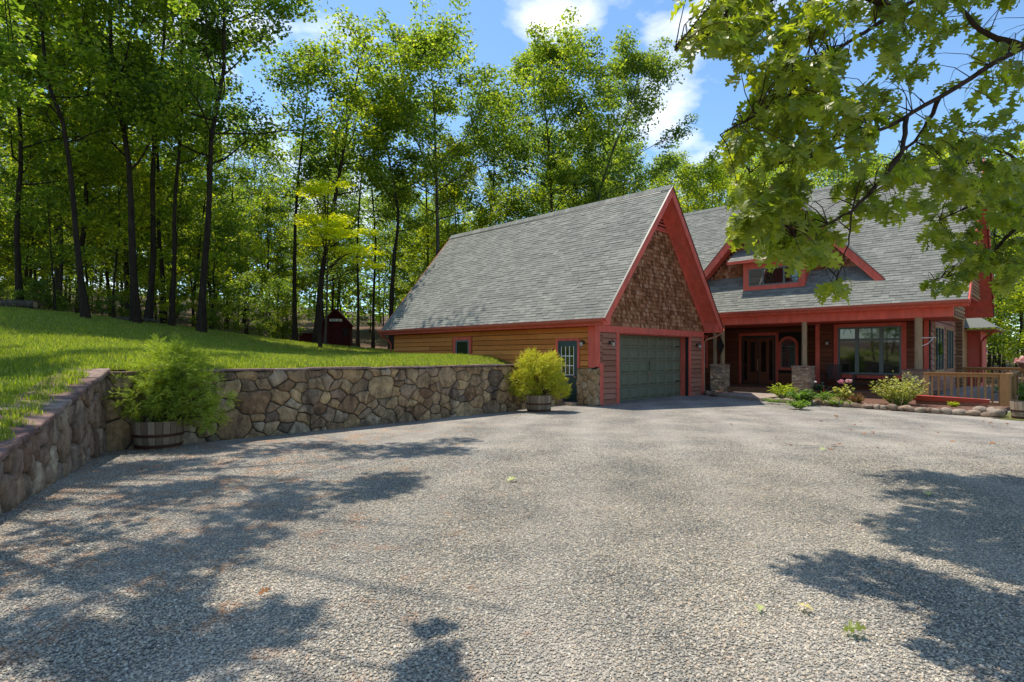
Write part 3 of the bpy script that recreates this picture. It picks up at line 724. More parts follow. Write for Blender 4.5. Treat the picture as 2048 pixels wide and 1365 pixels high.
# eave returns (boxes closing the soffit at both front corners)
for u0, u1, uu in ((-.45, -.03, -.45), (GW+.03, 8.29, 8.29)):
    lo = [(u0, -.655, 2.66), (u1, -.655, 2.66)]
    def rh(u): return 2.88 + PIT*((u+.45) if u < 4 else (8.29-u)) - .03
    mb = MB(); mb.prism([(u0, -.655, 2.66), (u1, -.655, 2.66), (u1, -.655, rh(u1)), (u0, -.655, rh(u0))], (0, .62, 0)); mb.build('eave_return', M['red_trim'], GR)
mbuild(GR, 'eave_soffit', M['red_trim'], (-.44, -.005, -.03, 12.1, 2.66, 2.70), (GW+.005, 8.28, -.03, 12.1, 2.66, 2.70))
mbuild(GR, 'fascia_board', M['red_trim'], (-.475, -.452, -.66, 12.2, 2.66, 2.87), (8.292, 8.315, -.66, 12.2, 2.66, 2.87))
def gutter_mb(u, s, v0, v1, z):
    mb = MB(); prof = [(0, 0), (0, .13), (.012, .13), (.012, .012), (.09, .012), (.115, .06), (.12, .13), (.135, .13), (.13, .05), (.10, 0)]
    mb.prism([(u + s*a, v0, z+b) for a, b in prof], (0, v1-v0, 0)); return mb
gutter_mb(-.477, -1, -.70, 12.24, 2.74).build('gutter', M['gutter'], GR)
gutter_mb(8.317, 1, -.70, .9, 2.74).build('gutter', M['gutter'], GR)
MB().tube([(8.39, -.55, 2.74), (8.40, -.52, 2.62), (8.15, -.25, 2.40), (7.98, -.07, 2.30), (7.95, -.045, 2.1), (7.95, -.045, .15)], .045, 8).build('downspout', M['downspout'], GR) if False else None
MB().tube([(-.55, 12.0, 2.74), (-.55, 12.0, 2.62), (-.2, 11.9, 2.42), (-.09, 11.86, 2.2), (-.09, 11.86, 1.6)], .04, 8).build('downspout', M['gutter'], GR)
# trim on the front
RT = M['red_trim']
def trim(name, pl, a0, a1, b0, b1, c0=.0, c1=.045, mat=None): return plbox(GR, name, mat or RT, pl, (a0, a1, b0, b1, c0, c1))
trim('header_board', wf, -.03, GW+.03, 2.47, 2.70, 0, .05)
trim('corner_board', wf, -.03, .22, 1.30, 2.468); trim('corner_board', wf, GW-.14, GW+.03, 0.02, 2.468)
trim('corner_board', ws, .0, -.0, 0, 0) if False else None
plbox(GR, 'corner_board', RT, ws, (-.26, -.002, 1.27, 2.66, 0, .04))
trim('base_trim', wf, .15, .38, .02, 1.42, .0, .075)
trim('door_trim', wf, 1.20, 1.39, .0, 2.468); trim('door_trim', wf, 6.55, 6.72, .0, 2.468)
mbuild(GR, 'door_jamb', RT, (1.36, 1.388, .001, .40, 0, 2.46), (6.552, 6.58, .001, .40, 0, 2.46), (1.39, 6.55, .001, .40, 2.44, 2.458))
# overhead door: five sections of eight raised panels
D0, D1 = 1.39, 6.55; dz = Pl((0, .36, 0), (1,0,0), (0,0,1)); nsec = 5; sh = 2.44/nsec
for i in range(nsec):
    sec = plbox(GR, 'door_section', M['green_door'], dz, (D0, D1, i*sh+.006, (i+1)*sh-.006, -.04, 0))
    pw = (D1-D0)/8
    for k in range(8):
        a0 = D0+k*pw+.07; a1 = D0+(k+1)*pw-.07; b0 = i*sh+.09; b1 = (i+1)*sh-.09
        mb = MB(); q = [dz.p(a0,b0,.001), dz.p(a1,b0,.001), dz.p(a1,b1,.001), dz.p(a0,b1,.001)]; e = .035
        w = [dz.p(a0+e,b0+e,.022), dz.p(a1-e,b0+e,.022), dz.p(a1-e,b1-e,.022), dz.p(a0+e,b1-e,.022)]
        f = [dz.p(a0-.02,b0-.02,.001), dz.p(a1+.02,b0-.02,.001), dz.p(a1+.02,b1+.02,.001), dz.p(a0-.02,b1+.02,.001)]
        g2 = [v + dz.N*.012 for v in q]
        mb.v = [tuple(v) for v in f+g2+q+w]
        for (x, y) in ((0, 4), (4, 8), (8, 12)):
            for j in range(4): mb.f.append((x+j, x+(j+1) % 4, y+(j+1) % 4, y+j))
        mb.f.append((12, 13, 14, 15)); mb.build('panel', M['green_door'], sec)
for a, zz in ((D0+.02, 2.2), (D0+.02, .75), (D1-.42, 2.05), (D1-.42, .62)):
    mb = MB(); mb.prism([dz.p(a, zz-.03, .024), dz.p(a+.36, zz-.012, .024), dz.p(a+.42, zz, .024), dz.p(a+.36, zz+.012, .024), dz.p(a, zz+.03, .024)], dz.N*.012); mb.build('strap_hinge', M['black'], GR)
for zz in (1.28, .86):
    MB().tube([dz.p(3.95, zz+.17, .03), dz.p(3.97, zz+.15, .07), dz.p(3.97, zz-.15, .07), dz.p(3.95, zz-.17, .03)], .014, 6).build('door_handle', M['black'] if zz > 1 else M['downspout'], GR)
# siding
cells = siding(GR, wf, .38, 1.20, .0, 2.468, None, expo=.19) + siding(GR, wf, 6.72, GW-.14, .0, 2.468, None, expo=.19) + siding(GR, wf, .22, .38, 1.42, 2.468, None, expo=.19)
field(GR, 'front_siding_board', cells, M['siding_front'])
cells = siding(GR, ws, -GL, -.26, 0, 2.66, None, expo=.19, holes=((-7.36, -6.09, 1.2, 2.50), (-1.68, -.60, 0, 2.30)))
field(GR, 'side_siding_board', cells, M['siding_side'])
def gclip(b, a0, a1):
    d = (7.72-b)/PIT - .02; return max(a0, 3.92-d), min(a1, 3.92+d)
cells = shingles(wf, 0.0, GW, 2.70, 6.46, .150, .13, .042, clip=gclip, jit=.5, jb=.01)
field(GR, 'gable_shake', cells, M['shake'], rest='gable_shake_field')
# louvre in the peak
lv = plbox(GR, 'gable_louver', RT, wf, (2.78, 5.06, 6.46, 6.54, 0, .07))
for i in range(8):
    b = 6.56 + i*.13; d = (7.70-b-.06)/PIT
    if d < .06: break
    mb = MB(); mb.prism([wf.p(3.92-d, b, .045), wf.p(3.92+d, b, .045), wf.p(3.92+d, b+.085, .006), wf.p(3.92-d, b+.085, .006)], wf.N*.014); mb.build('louver_slat', RT, lv)
mbuild(GR, 'louver_post', RT, (3.89-.75, 3.95-.75, -.075, -.02, 6.54, 6.9), (3.89, 3.95, -.075, -.02, 6.54, 7.6), (3.89+.75, 3.95+.75, -.075, -.02, 6.54, 6.9)) if False else None
mb = MB(); mb.prism([(2.86, -.001, 6.54), (4.98, -.001, 6.54), (3.92, -.001, 7.74)], (0, .003, 0)); mb.build('louver_backing', M['shade_backing'], GR)
# corner stone veneer
vp = thing('corner_veneer', 'x', 'x') if False else None
pv = Pl((-.085, 0, 0), (0,-1,0), (0,0,1)); core = MB().box(-.08, -.004, -.08, .69, -.05, 1.24).box(-.08, .15, -.085, -.048, -.05, 1.24).build('corner_stone_pier', M['mortar'], GR)
lay_stones(core, pv, [(-.69, 0), (.085, 0), (.085, 1.24), (-.69, 1.24)], ((.15, .22), (.09, .14), (.06, .08)), M['veneer'], 31, tries=60, gap=.008, depth=(.02, .035))
pv2 = Pl((0, -.087, 0), (1,0,0), (0,0,1))
lay_stones(core, pv2, [(-.085, 0), (.15, 0), (.15, 1.24), (-.085, 1.24)], ((.08, .12),), M['veneer'], 32, tries=30, gap=.008, depth=(.015, .025))
# side door with nine lights
sd = plbox(GR, 'side_door', M['navy'], ws, (-1.53, -.73, .05, 2.18, .0, .03))
plbox(GR, 'side_door_trim', RT, ws, (-1.66, -1.555, .0, 2.28, 0, .06), (-.70, -.61, 1.25, 2.28, 0, .06), (-1.555, -.70, 2.19, 2.28, 0, .06))
plbox(sd, 'door_frame', M['navy'], ws, (-1.553, -1.49, .05, 2.188, .031, .05), (-.765, -.702, .05, 2.188, .031, .05), (-1.49, -.765, 2.12, 2.188, .031, .05))
plbox(sd, 'door_pane', M['glass'], ws, (-1.40, -.86, 1.02, 1.98, .031, .036))
plbox(sd, 'muntin', M['white'], ws, (-1.41, -1.39, 1.0, 2.0, .037, .052), (-.87, -.85, 1.0, 2.0, .037, .052), (-1.23, -1.205, 1.0, 2.0, .037, .05), (-1.055, -1.03, 1.0, 2.0, .037, .05),
      (-1.39, -.87, 1.32, 1.345, .037, .051), (-1.39, -.87, 1.65, 1.675, .037, .051), (-1.39, -.87, 1.0, 1.02, .037, .052))
MB().lathe([(.0, 0), (.03, .0), (.035, .03), (.0, .05)], 10).build('door_knob', M['downspout'], sd).matrix_basis = Matrix.Translation((-.05, .80, .95)) @ Matrix.Rotation(-math.pi/2, 4, 'Y')
MB().box(-.55, -.09, .55, 1.65, .0, .09).build('door_step', M['deck_floor'], GR)
# side window
fr = plbox(GR, 'side_window', M['red_trim'], ws, (-7.30, -7.14, 1.25, 2.46, 0, .055), (-6.29, -6.13, 1.25, 2.46, 0, .055), (-7.14, -6.29, 2.32, 2.46, 0, .055), (-7.14, -6.29, 1.25, 1.36, 0, .055))
plbox(fr, 'sash', M['green_frame'], ws, (-7.14, -7.06, 1.36, 2.32, 0, .04), (-6.37, -6.29, 1.36, 2.32, 0, .04), (-7.06, -6.37, 2.25, 2.32, 0, .04), (-7.06, -6.37, 1.36, 1.42, 0, .04))
plbox(fr, 'window_pane', M['glass'], ws, (-7.06, -6.37, 1.42, 2.25, .004, .012))
def lantern(parent, pos, out):
    o = Vector(out); p = Vector(pos); L = link('wall_lantern', None, parent); L.location = p
    s = o.cross(Vector((0,0,1)))
    b = MB(); b.tube([(0,0,.0), tuple(o*.04)], .055, 10); b.tube([tuple(o*.03 + Vector((0,0,.03))), tuple(o*.13+Vector((0,0,.10))), tuple(o*.16+Vector((0,0,.05)))], .012, 6); b.build('bracket', M['black'], L)
    g = MB(); g.lathe([(.035, -.13), (.055, -.10), (.055, .0), (.03, .03)], 10, o.x*.16, o.y*.16); g.build('lamp_glass', M['lamp_glass'], L, True)
    c = MB(); c.lathe([(.0, .06), (.075, .015), (.06, .03), (0, .075)], 10, o.x*.16, o.y*.16); c.lathe([(0, -.15), (.04, -.13), (.035, -.13)], 10, o.x*.16, o.y*.16); c.build('lantern_cap', M['black'], L)
lantern(GR, (.78, -.03, 2.12), (0,-1,0)); lantern(GR, (7.2, -.03, 2.12), (0,-1,0)); lantern(GR, (-.03, .43, 2.12), (-1,0,0))

# ------------------------------------------------------------------ house
HS = thing('house', 'large timber house with long porch, red fascia and steep shingled roof joined to the garage', 'house', tuple(FO), ROT)
P2 = (9.5-3.55)/(13.7-8.6); HSL = math.hypot(5.1, 5.95); V0, V1 = -8.9, 6.0
mainp = Pl((8.6, V1, 3.55), (0,-1,0), (5.1, 0, 5.95)); rearp = Pl((18.8, V0, 3.55), (0,1,0), (-5.1, 0, 5.95))
RL = V1-V0
for pl in (mainp, rearp):
    plbox(HS, 'roof_deck', M['roof_core'], pl, (0, RL, .02, HSL, -.17, -.006))
    plbox(HS, 'roof_soffit', RT, pl, (.03, RL-.03, .03, HSL-.16, -.21, -.173))
cells = shingles(mainp, 0, RL, 0, HSL-.02, .132, .30, .015, c=-.004, gp=.006)  # dark deck colour in the course gaps imitates shingle shadows
cells = [c for c in cells if True]
field(HS, 'roof_shingle', cells, M['roof'], rest='roof_shingle_field')
field(HS, 'rear_roof_shingle', shingles(rearp, 0, RL, 0, HSL-.02, .6, 1.5, .012, c=-.004), M['roof'], cap=0, rest='rear_roof_shingle_field')
mb = MB()
for i in range(50):
    v0 = V0 + i*.298; mb.prism([(13.7-.15, v0, 9.52-.17), (13.7, v0, 9.56), (13.7+.15, v0, 9.52-.17), (13.7, v0, 9.54)], (0, .288, 0))
mb.build('ridge_cap', M['roof'], HS, kind='stuff')
plbox(HS, 'barge_board', RT, mainp, (RL+.002, RL+.04, 0, HSL, -.26, .004)); plbox(HS, 'barge_board', RT, rearp, (-.04, -.002, 0.6, HSL, -.26, .004))
# end gable with log siding
ew = Pl((0, -8.42, 0), (1,0,0), (0,0,1))
mb = MB(); mb.prism([(9.16, -8.41, 3.06), (12.0, -8.41, 3.06), (12.0, -8.41, 4.15), (18.0, -8.41, 4.15), (18.0, -8.41, 4.2), (13.7, -8.41, 9.2), (9.16, -8.41, 3.9)], (0, .12, 0)); mb.build('end_wall', M['log'], HS)
for i in range(44):
    z = 3.14 + i*.14; top = 9.15
    lo = max(9.2, 8.75 + (z-3.55)/P2 + .35); hi = min(18.0, 18.65-(z-3.55)/P2-.35)
    if z < 4.15: hi = 12.0
    if hi-lo < .2: continue
    MB().tube([(lo, -8.43, z), (hi, -8.43, z)], .068, 8).build('log_course', M['log'], HS)
plbox(HS, 'end_wall_base', M['deck'], ew, (9.16, 12.03, 3.0, 3.058, -.1, .06))
mbuild(HS, 'overhang_soffit', RT, (12.0, 18.3, -8.41, -7.45, 4.10, 4.148), (12.0, 12.05, -8.40, -7.5, 3.05, 4.10))
# porch beam, gutter, ceiling, floor
mbuild(HS, 'porch_beam', RT, (8.95, 9.15, -8.47, .98, 3.02, 3.42))
mbuild(HS, 'fascia_board', RT, (8.60, 8.64, -8.9, 5, 3.36, 3.53))
mbuild(HS, 'eave_soffit', RT, (8.645, 8.945, -8.9, .98, 3.34, 3.375))
gutter_mb(8.597, -1, -8.92, -.4, 3.42).build('gutter', M['gutter'], HS)
mbuild(HS, 'porch_ceiling', M['red_trim'], (9.152, 12.5, -8.40, 1.0, 3.035, 3.055))
mb = MB()
for i in range(26):
    pass
PF = .30
mbuild(HS, 'porch_floor', M['porch_floor'], (9.0, 12.5, -7.8, 1.0, PF-.04, PF))
mbuild(HS, 'porch_skirt', M['porch_floor'], (9.03, 9.08, -7.8, 1.0, -.1, PF-.042))
# walls behind the porch
w1 = wall_v(1.0)
mbuild(HS, 'connector_wall', M['shade_backing'], (8.35, 12.5, 1.004, 1.15, -.1, 3.03), (7.845, 8.35, 1.004, 1.15, -.1, 2.7))
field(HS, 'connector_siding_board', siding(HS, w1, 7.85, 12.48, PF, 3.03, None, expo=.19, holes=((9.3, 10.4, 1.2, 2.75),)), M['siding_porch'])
cw = plbox(HS, 'narrow_window', RT, w1, (9.32, 9.5, 1.1, 2.65, 0, .05), (10.2, 10.38, 1.1, 2.65, 0, .05), (9.5, 10.2, 2.5, 2.65, 0, .05), (9.5, 10.2, 1.1, 1.25, 0, .05))
plbox(cw, 'window_pane', M['glass'], w1, (9.5, 10.2, 1.25, 2.5, .004, .012))
wd = wall_u(12.5)
plbox(HS, 'entry_wall', M['shade_backing'], wd, (-1.0, 3.5, 0, 3.03, -.14, -.004))
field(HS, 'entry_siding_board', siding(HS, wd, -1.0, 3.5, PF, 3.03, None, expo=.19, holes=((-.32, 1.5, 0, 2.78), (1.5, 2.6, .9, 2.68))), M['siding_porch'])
# double entry door
dr = plbox(HS, 'entry_door', M['navy'], wd, (-.18, 1.40, PF, 2.62, 0, .02))
plbox(HS, 'entry_door_trim', RT, wd, (-.32, -.20, PF, 2.78, 0, .06), (1.42, 1.54, PF, 2.78, 0, .06), (-.20, 1.42, 2.64, 2.78, 0, .06))
for a0, a1 in ((-.10, .58), (.64, 1.32)):
    lf = plbox(dr, 'door_leaf', M['shed'] if False else M['siding_porch'], wd, (a0, a1, PF+.03, 2.54, .021, .05))
plbox(dr, 'side_light', M['glass'], wd, (-.06, .08, PF+.2, 2.4, .051, .056), (1.14, 1.28, PF+.2, 2.4, .051, .056), (.24, .46, .9, 2.35, .051, .056), (.76, .98, .9, 2.35, .051, .056))
MB().tube([wd.p(.60, .95, .08), wd.p(.60, 1.5, .08)], .02, 6).build('door_handle', M['downspout'], dr)
# arched window
def arc_pts(a0, a1, b0, b1, n=10):
    r = (a1-a0)/2; c = (a0+a1)/2; out = [(a0, b0), (a1, b0)]
    for i in range(n+1): t = math.pi*i/n; out.append((c+r*math.cos(t), b1-r+r*math.sin(t)))
    return out
o_ = arc_pts(1.54, 2.42, 1.0, 2.58); i_ = arc_pts(1.66, 2.30, 1.12, 2.46)
mb = MB(); n0 = len(o_)
mb.v = [tuple(wd.p(a, b, .0)) for a, b in o_] + [tuple(wd.p(a, b, .05)) for a, b in o_] + [tuple(wd.p(a, b, .05)) for a, b in i_] + [tuple(wd.p(a, b, .0)) for a, b in i_]
for i in range(n0):
    j = (i+1) % n0
    for x in range(3): mb.f.append((x*n0+i, x*n0+j, (x+1)*n0+j, (x+1)*n0+i))
aw = mb.build('arched_window', RT, HS)
mb = MB(); mb.prism([wd.p(a, b, .002) for a, b in i_], wd.N*.006); mb.build('window_pane', M['glass'], aw)
plbox(aw, 'sash', M['green_frame'], wd, (1.66, 1.70, 1.12, 2.2, .009, .03), (2.26, 2.30, 1.12, 2.2, .009, .03), (1.70, 2.26, 1.12, 1.16, .009, .03), (1.70, 2.26, 2.08, 2.13, .009, .03))
# living room wall in front of the entry wall
wl_ = wall_u(11.3)
mbuild(HS, 'return_wall', M['siding_porch'], (11.3, 12.5, -3.66, -3.52, 0, 3.03))
plbox(HS, 'living_room_wall', M['shade_backing'], wl_, (3.52, 7.44, 0, 3.03, -.14, -.004))
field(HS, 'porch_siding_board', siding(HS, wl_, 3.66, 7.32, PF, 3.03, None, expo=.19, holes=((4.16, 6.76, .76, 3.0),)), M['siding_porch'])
plbox(HS, 'corner_board', RT, wl_, (3.49, 3.66, PF, 3.03, 0, .045), (7.32, 7.47, PF, 3.03, 0, .045))
pw = plbox(HS, 'picture_window', RT, wl_, (4.20, 4.36, .74, 3.0, 0, .06), (6.60, 6.76, .74, 3.0, 0, .06), (4.36, 6.60, 2.86, 3.0, 0, .06), (4.36, 6.60, .74, .90, 0, .06))
A = [4.36, 5.06, 5.92, 6.60]; fr_ = []
for i in range(3):
    a0, a1 = A[i], A[i+1]
    sa = plbox(pw, 'sash', M['green_frame'], wl_, (a0, a0+.07, .90, 2.86, .0, .05), (a1-.07, a1-.002, .90, 2.86, 0, .05), (a0+.07, a1-.07, .90, .98, 0, .05), (a0+.07, a1-.07, 2.78, 2.86, 0, .05), (a0+.07, a1-.07, 2.28, 2.38, 0, .05))
    plbox(pw, 'window_pane', M['glass'], wl_, (a0+.07, a1-.07, .98, 2.28, .004, .012)); plbox(pw, 'window_pane', M['glass'], wl_, (a0+.07, a1-.07, 2.38, 2.78, .004, .012))
lantern(HS, (11.26, -3.98, 2.25), (-1,0,0))
# side wall with tall windows, and the crossing log wall's ends
wsd = wall_v(-7.5)
mbuild(HS, 'side_wall', M['shade_backing'], (11.3, 18.4, -7.495, -7.35, -.1, 4.1))
field(HS, 'side_siding_board', siding(HS, wsd, 11.45, 18.35, .2, 4.08, None, expo=.22, holes=((12.2, 14.6, 1.0, 2.9), (15.2, 17.6, 1.0, 2.9))), M['siding_front'])
for a0 in (12.2, 15.2):
    tw = plbox(HS, 'tall_window', M['deck'], wsd, (a0, a0+.1, 1.0, 2.9, 0, .05), (a0+2.3, a0+2.4, 1.0, 2.9, 0, .05), (a0+.1, a0+2.3, 2.8, 2.9, 0, .05), (a0+.1, a0+2.3, 1.0, 1.1, 0, .05))
    for k in range(3):
        b = a0+.1+k*.733
        plbox(tw, 'window_pane', M['glass'], wsd, (b+.05, b+.683, 1.1, 2.8, .004, .012)); plbox(tw, 'mullion', M['green_frame'], wsd, (b, b+.05, 1.1, 2.8, 0, .04), (b+.683, b+.733, 1.1, 2.8, 0, .04))
for i in range(19):
    z = .30 + i*.165
    MB().tube([(18.42, -7.4, z), (18.42, -7.78, z)], .088, 10).build('log_end', M['log'], HS)
mbuild(HS, 'log_wall_face', M['deck'], (18.52, 22.0, -7.62, -7.5, -.1, 3.6))
mbuild(HS, 'rear_room_wall', RT, (21.9, 22.0, -8.15, -7.62, -.1, 3.0), (22.0, 25.0, -8.15, -8.05, -.1, 3.0))
mb = MB(); mb.prism([(20.6, -8.9, 3.0), (25.5, -8.9, 3.0), (23.8, -7.2, 4.25), (22.0, -7.2, 4.25)], (0, 0, .06)); mb.poly([(20.6, -8.9, 3.06), (22.0, -7.2, 4.31), (22.0, -5.0, 4.31), (20.6, -5.0, 3.06)])
mb.build('rear_room_roof', M['roof'], HS); mbuild(HS, 'rear_room_soffit', M['deck'], (20.65, 25.4, -8.85, -5.0, 2.93, 2.99))
MB().tube([(20.7, -8.85, 2.93), (20.75, -8.7, 2.8), (21.7, -8.3, 2.55), (21.85, -8.2, 2.4), (21.85, -8.2, .3)], .05, 6).build('downspout', M['gutter'], HS)
mbuild(HS, 'rear_wall', M['siding_front'], (18.35, 18.5, -7.3, 6, -.1, 4.0), (8.9, 18.4, 5.4, 5.6, -.1, 3.6))
mb = MB(); mb.prism([(9.0, 5.4, 3.5), (18.4, 5.4, 3.5), (13.7, 5.4, 9.1)], (0, .12, 0)); mb.build('rear_gable_wall', M['siding_front'], HS)
# cross gable
GA = Vector((9.45, -2.39, 8.92)); HWID = 4.0; RISE = 4.37; CSL = math.hypot(HWID, RISE); DEP = 3.9
for sgn in (1, -1):
    if sgn > 0: pl = Pl((9.45+DEP, GA.y+HWID, GA.z-RISE), (-1,0,0), (0,-HWID,RISE)); a_front = DEP
    else: pl = Pl((9.45, GA.y-HWID, GA.z-RISE), (1,0,0), (0,HWID,RISE)); a_front = 0
    if pl.N.z < 0: raise Exception('flip')
    plbox(HS, 'gable_roof_deck', M['roof_core'], pl, (0, DEP, .0, CSL, -.14, -.006))
    plbox(HS, 'gable_soffit', RT, pl, ((DEP-.66, DEP-.02) if sgn > 0 else (.02, .66)) + (.0, CSL-.18, -.18, -.142))
    plbox(HS, 'gable_barge_board', RT, pl, ((DEP+.002, DEP+.045) if sgn > 0 else (-.045, -.002)) + (.0, CSL-.02, -.26, .0))
    plbox(HS, 'gable_drip_edge', M['black'], pl, ((DEP+.002, DEP+.07) if sgn > 0 else (-.07, -.002)) + (.0, CSL+.01, .004, .016))
    field(HS, 'gable_roof_shingle', shingles(pl, 0, DEP, 0, CSL-.02, .132, .30, .011, c=-.004), M['roof'], cap=0, rest='gable_roof_shingle_field')
cg = wall_u(10.05)
zt = GA.z - .32; mb = MB(); mb.prism([(10.06, GA.y-3.8, 4.75), (10.06, GA.y+3.8, 4.75), (10.06, GA.y, 4.75+3.8*RISE/HWID-.3)], (.12, 0, 0)); mb.build('cross_gable_wall', M['shade_backing'], HS)
def cclip(b, a0, a1):
    d = (GA.z-.36-b)/RISE*HWID; return max(a0, -GA.y-d), min(a1, -GA.y+d)
cl_ = shingles(cg, -GA.y-4, -GA.y+4, 5.05, 8.5, .150, .13, .042, clip=cclip, jit=.5, jb=.006)
field(HS, 'cross_gable_shake', cl_, M['shake'], cap=150, rest='cross_gable_shake_field')
# window box on the cross gable
bx = wall_u(9.43)
wb = plbox(HS, 'dormer_window', RT, bx, (1.13, 3.63, 4.5, 5.78, -.62, -.004))
plbox(wb, 'window_trim', RT, bx, (1.13, 1.36, 4.5, 5.70, 0, .04), (3.40, 3.63, 4.5, 5.70, 0, .04), (1.36, 3.40, 5.42, 5.70, 0, .04), (1.36, 3.40, 4.5, 4.68, 0, .04))
plbox(wb, 'sash', M['green_frame'], bx, (1.36, 1.42, 4.68, 5.42, 0, .03), (1.93, 2.0, 4.68, 5.42, 0, .03), (2.78, 2.86, 4.68, 5.42, 0, .03), (3.34, 3.40, 4.68, 5.42, 0, .03), (1.42, 1.93, 4.68, 4.74, 0, .03), (2.0, 2.78, 4.68, 4.74, 0, .03), (2.86, 3.34, 4.68, 4.74, 0, .03), (1.42, 1.93, 5.36, 5.42, 0, .03), (2.0, 2.78, 5.36, 5.42, 0, .03), (2.86, 3.34, 5.36, 5.42, 0, .03))
for a0, a1 in ((1.42, 1.93), (2.0, 2.78), (2.86, 3.34)): plbox(wb, 'window_pane', M['glass'], bx, (a0, a1, 4.74, 5.36, .003, .010))
mb = MB(); mb.prism([(9.10, -.55, 5.78), (9.10, -4.2, 5.78), (10.05, -4.2, 6.42), (10.05, -.55, 6.42)], (0, 0, -.05)); mb.build('dormer_roof_deck', RT, HS)
sp = Pl((9.10, -.55, 5.785), (0,-1,0), (.95, 0, .64))
field(HS, 'dormer_roof_shingle', shingles(sp, 0, 3.65, 0, 1.14, .14, .3, .011), M['roof'])
mbuild(HS, 'dormer_fascia', RT, (9.04, 9.10, -4.2, -.55, 5.66, 5.79))
# porch posts and ledge-stone bases
def ledge_pier(u, v, hw, h0, h1, seed, flare=.0):
    r = random.Random(seed)
    core = MB().box(u-hw+.03, u+hw-.03, v-hw+.03, v+hw-.03, h0, h1-.02).build('stone_pier', M['mortar'], HS)
    mb = MB(); z = h0
    while z < h1-.03:
        hh = min(r.uniform(.045, .085), h1-z); f = hw + flare*(1-(z-h0)/(h1-h0))
        for face in range(4):
            a = -f
            while a < f-.02:
                L = min(r.uniform(.09, .28), f-a); o = r.uniform(-.012, .022)
                a0, a1, z0, z1 = a+.004, a+L-.004, z+.003, z+hh-.003
                if face == 0: mb.box(u-f-o, u-f+.06, v+a0, v+a1, z0, z1)
                elif face == 1: mb.box(u+f-.06, u+f+o, v+a0, v+a1, z0, z1)
                elif face == 2: mb.box(u+a0, u+a1, v-f-o, v-f+.06, z0, z1)
                else: mb.box(u+a0, u+a1, v+f-.06, v+f+o, z0, z1)
                a += L
        z += hh
    mb.build('ledge_stone', M['ledge'], core, kind='stuff')
    MB().box(u-hw-.03, u+hw+.03, v-hw-.03, v+hw+.03, h1-.02, h1+.03).build('pier_cap', M['cap'], core)
ledge_pier(9.0, -.26, .30, .0, 1.27, 1); ledge_pier(9.0, -3.70, .33, .0, 1.24, 2); ledge_pier(9.0, -7.42, .34, -.1, 1.16, 3, .07)
for (u, v, ww) in ((9.05, -3.72, .10), (9.05, -7.48, .12), (9.05, -.35, .10), (9.12, .02, .09)):
    mb = MB(); mb.tube([(u, v, 1.2), (u, v, 1.8), (u, v, 2.4), (u, v, 3.02)], [ww*1.03, ww, ww*.98, ww*1.0], 9); mb.build('porch_post', M['post'], HS)
MB().tube([(8.42, -.60, 2.76), (8.44, -.60, 2.66), (8.60, -.35, 2.45), (8.62, -.30, 2.2), (8.62, -.30, .15)], .045, 8).build('downspout', M['downspout'], HS) if False else None
MB().tube([(8.39, -.62, 2.76), (8.40, -.60, 2.66), (8.30, -.40, 2.50), (8.12, -.05, 2.38), (8.08, 0.05, 2.25), (8.08, .05, .12)], .045, 8).build('downspout', M['downspout'], GR)
# log wall ends next to the deck read from below the eave
# ------------------------------------------------------------------ deck, railings
DK = thing('deck', 'honey coloured timber deck at the right end of the house porch with baluster railing', 'deck', tuple(FO), ROT)
DF = .19
i = 0
for k in range(34):
    v0 = -7.52 - k*.142
    u0, u1 = (8.06, 20.0) if v0 > -9.9 else (13.0, 20.0)
    if v0-.136 < -13: break
    MB().box(u0, u1, v0-.136, v0, DF-.03, DF).build('deck_board', M['deck_floor'], DK)
mbuild(DK, 'rim_joist', M['deck'], (8.0, 8.04, -9.9, -7.8, -.08, DF-.002), (8.04, 13.0, -9.96, -9.92, -.2, DF-.002))
def rail(p0, p1, hb=.0, top=1.12, n=None, skip=()):
    p0 = Vector(p0); p1 = Vector(p1); d = (p1-p0); L = d.length; d.normalize(); nrm = Vector((-d.y, d.x, 0))
    def bar(name, a0, a1, w0, w1, z0, z1, mat=M['deck']):
        mb = MB(); mb.prism([p0+d*a0+nrm*w0+Vector((0,0,z0)), p0+d*a1+nrm*w0+Vector((0,0,z0)), p0+d*a1+nrm*w1+Vector((0,0,z0)), p0+d*a0+nrm*w1+Vector((0,0,z0))], (0,0,z1-z0)); mb.build(name, mat, DK)
    bar('rail_cap', -.06, L+.06, -.08, .08, top-.04, top)
    bar('top_rail', 0, L, -.02, .02, top-.135, top-.042)
    n = n or max(2, int(L/.165))
    for i in range(1, n): a = L*i/n; bar('baluster', a-.026, a+.026, .021, .06, hb, top-.05)
rail((8.0, -7.84, 0), (8.0, -9.9, 0), -.02, 1.12, 12)
rail((8.05, -9.93, 0), (13.0, -9.93, 0), -.1); rail((13.0, -9.98, 0), (13.0, -13.0, 0), .0); rail((20, -7.6, 0), (20, -13.0, 0), .1)
for u, v, w in ((8.0, -7.86, .07), (8.0, -9.86, .12), (13.0, -9.9, .06), (20, -7.7, .05), (20, -10.3, .05), (10.5, -9.93, .05)):
    mbuild(DK, 'rail_post', M['deck'], (u-w*.7, u+w*.7, v-w, v+w, -.1, 1.08))
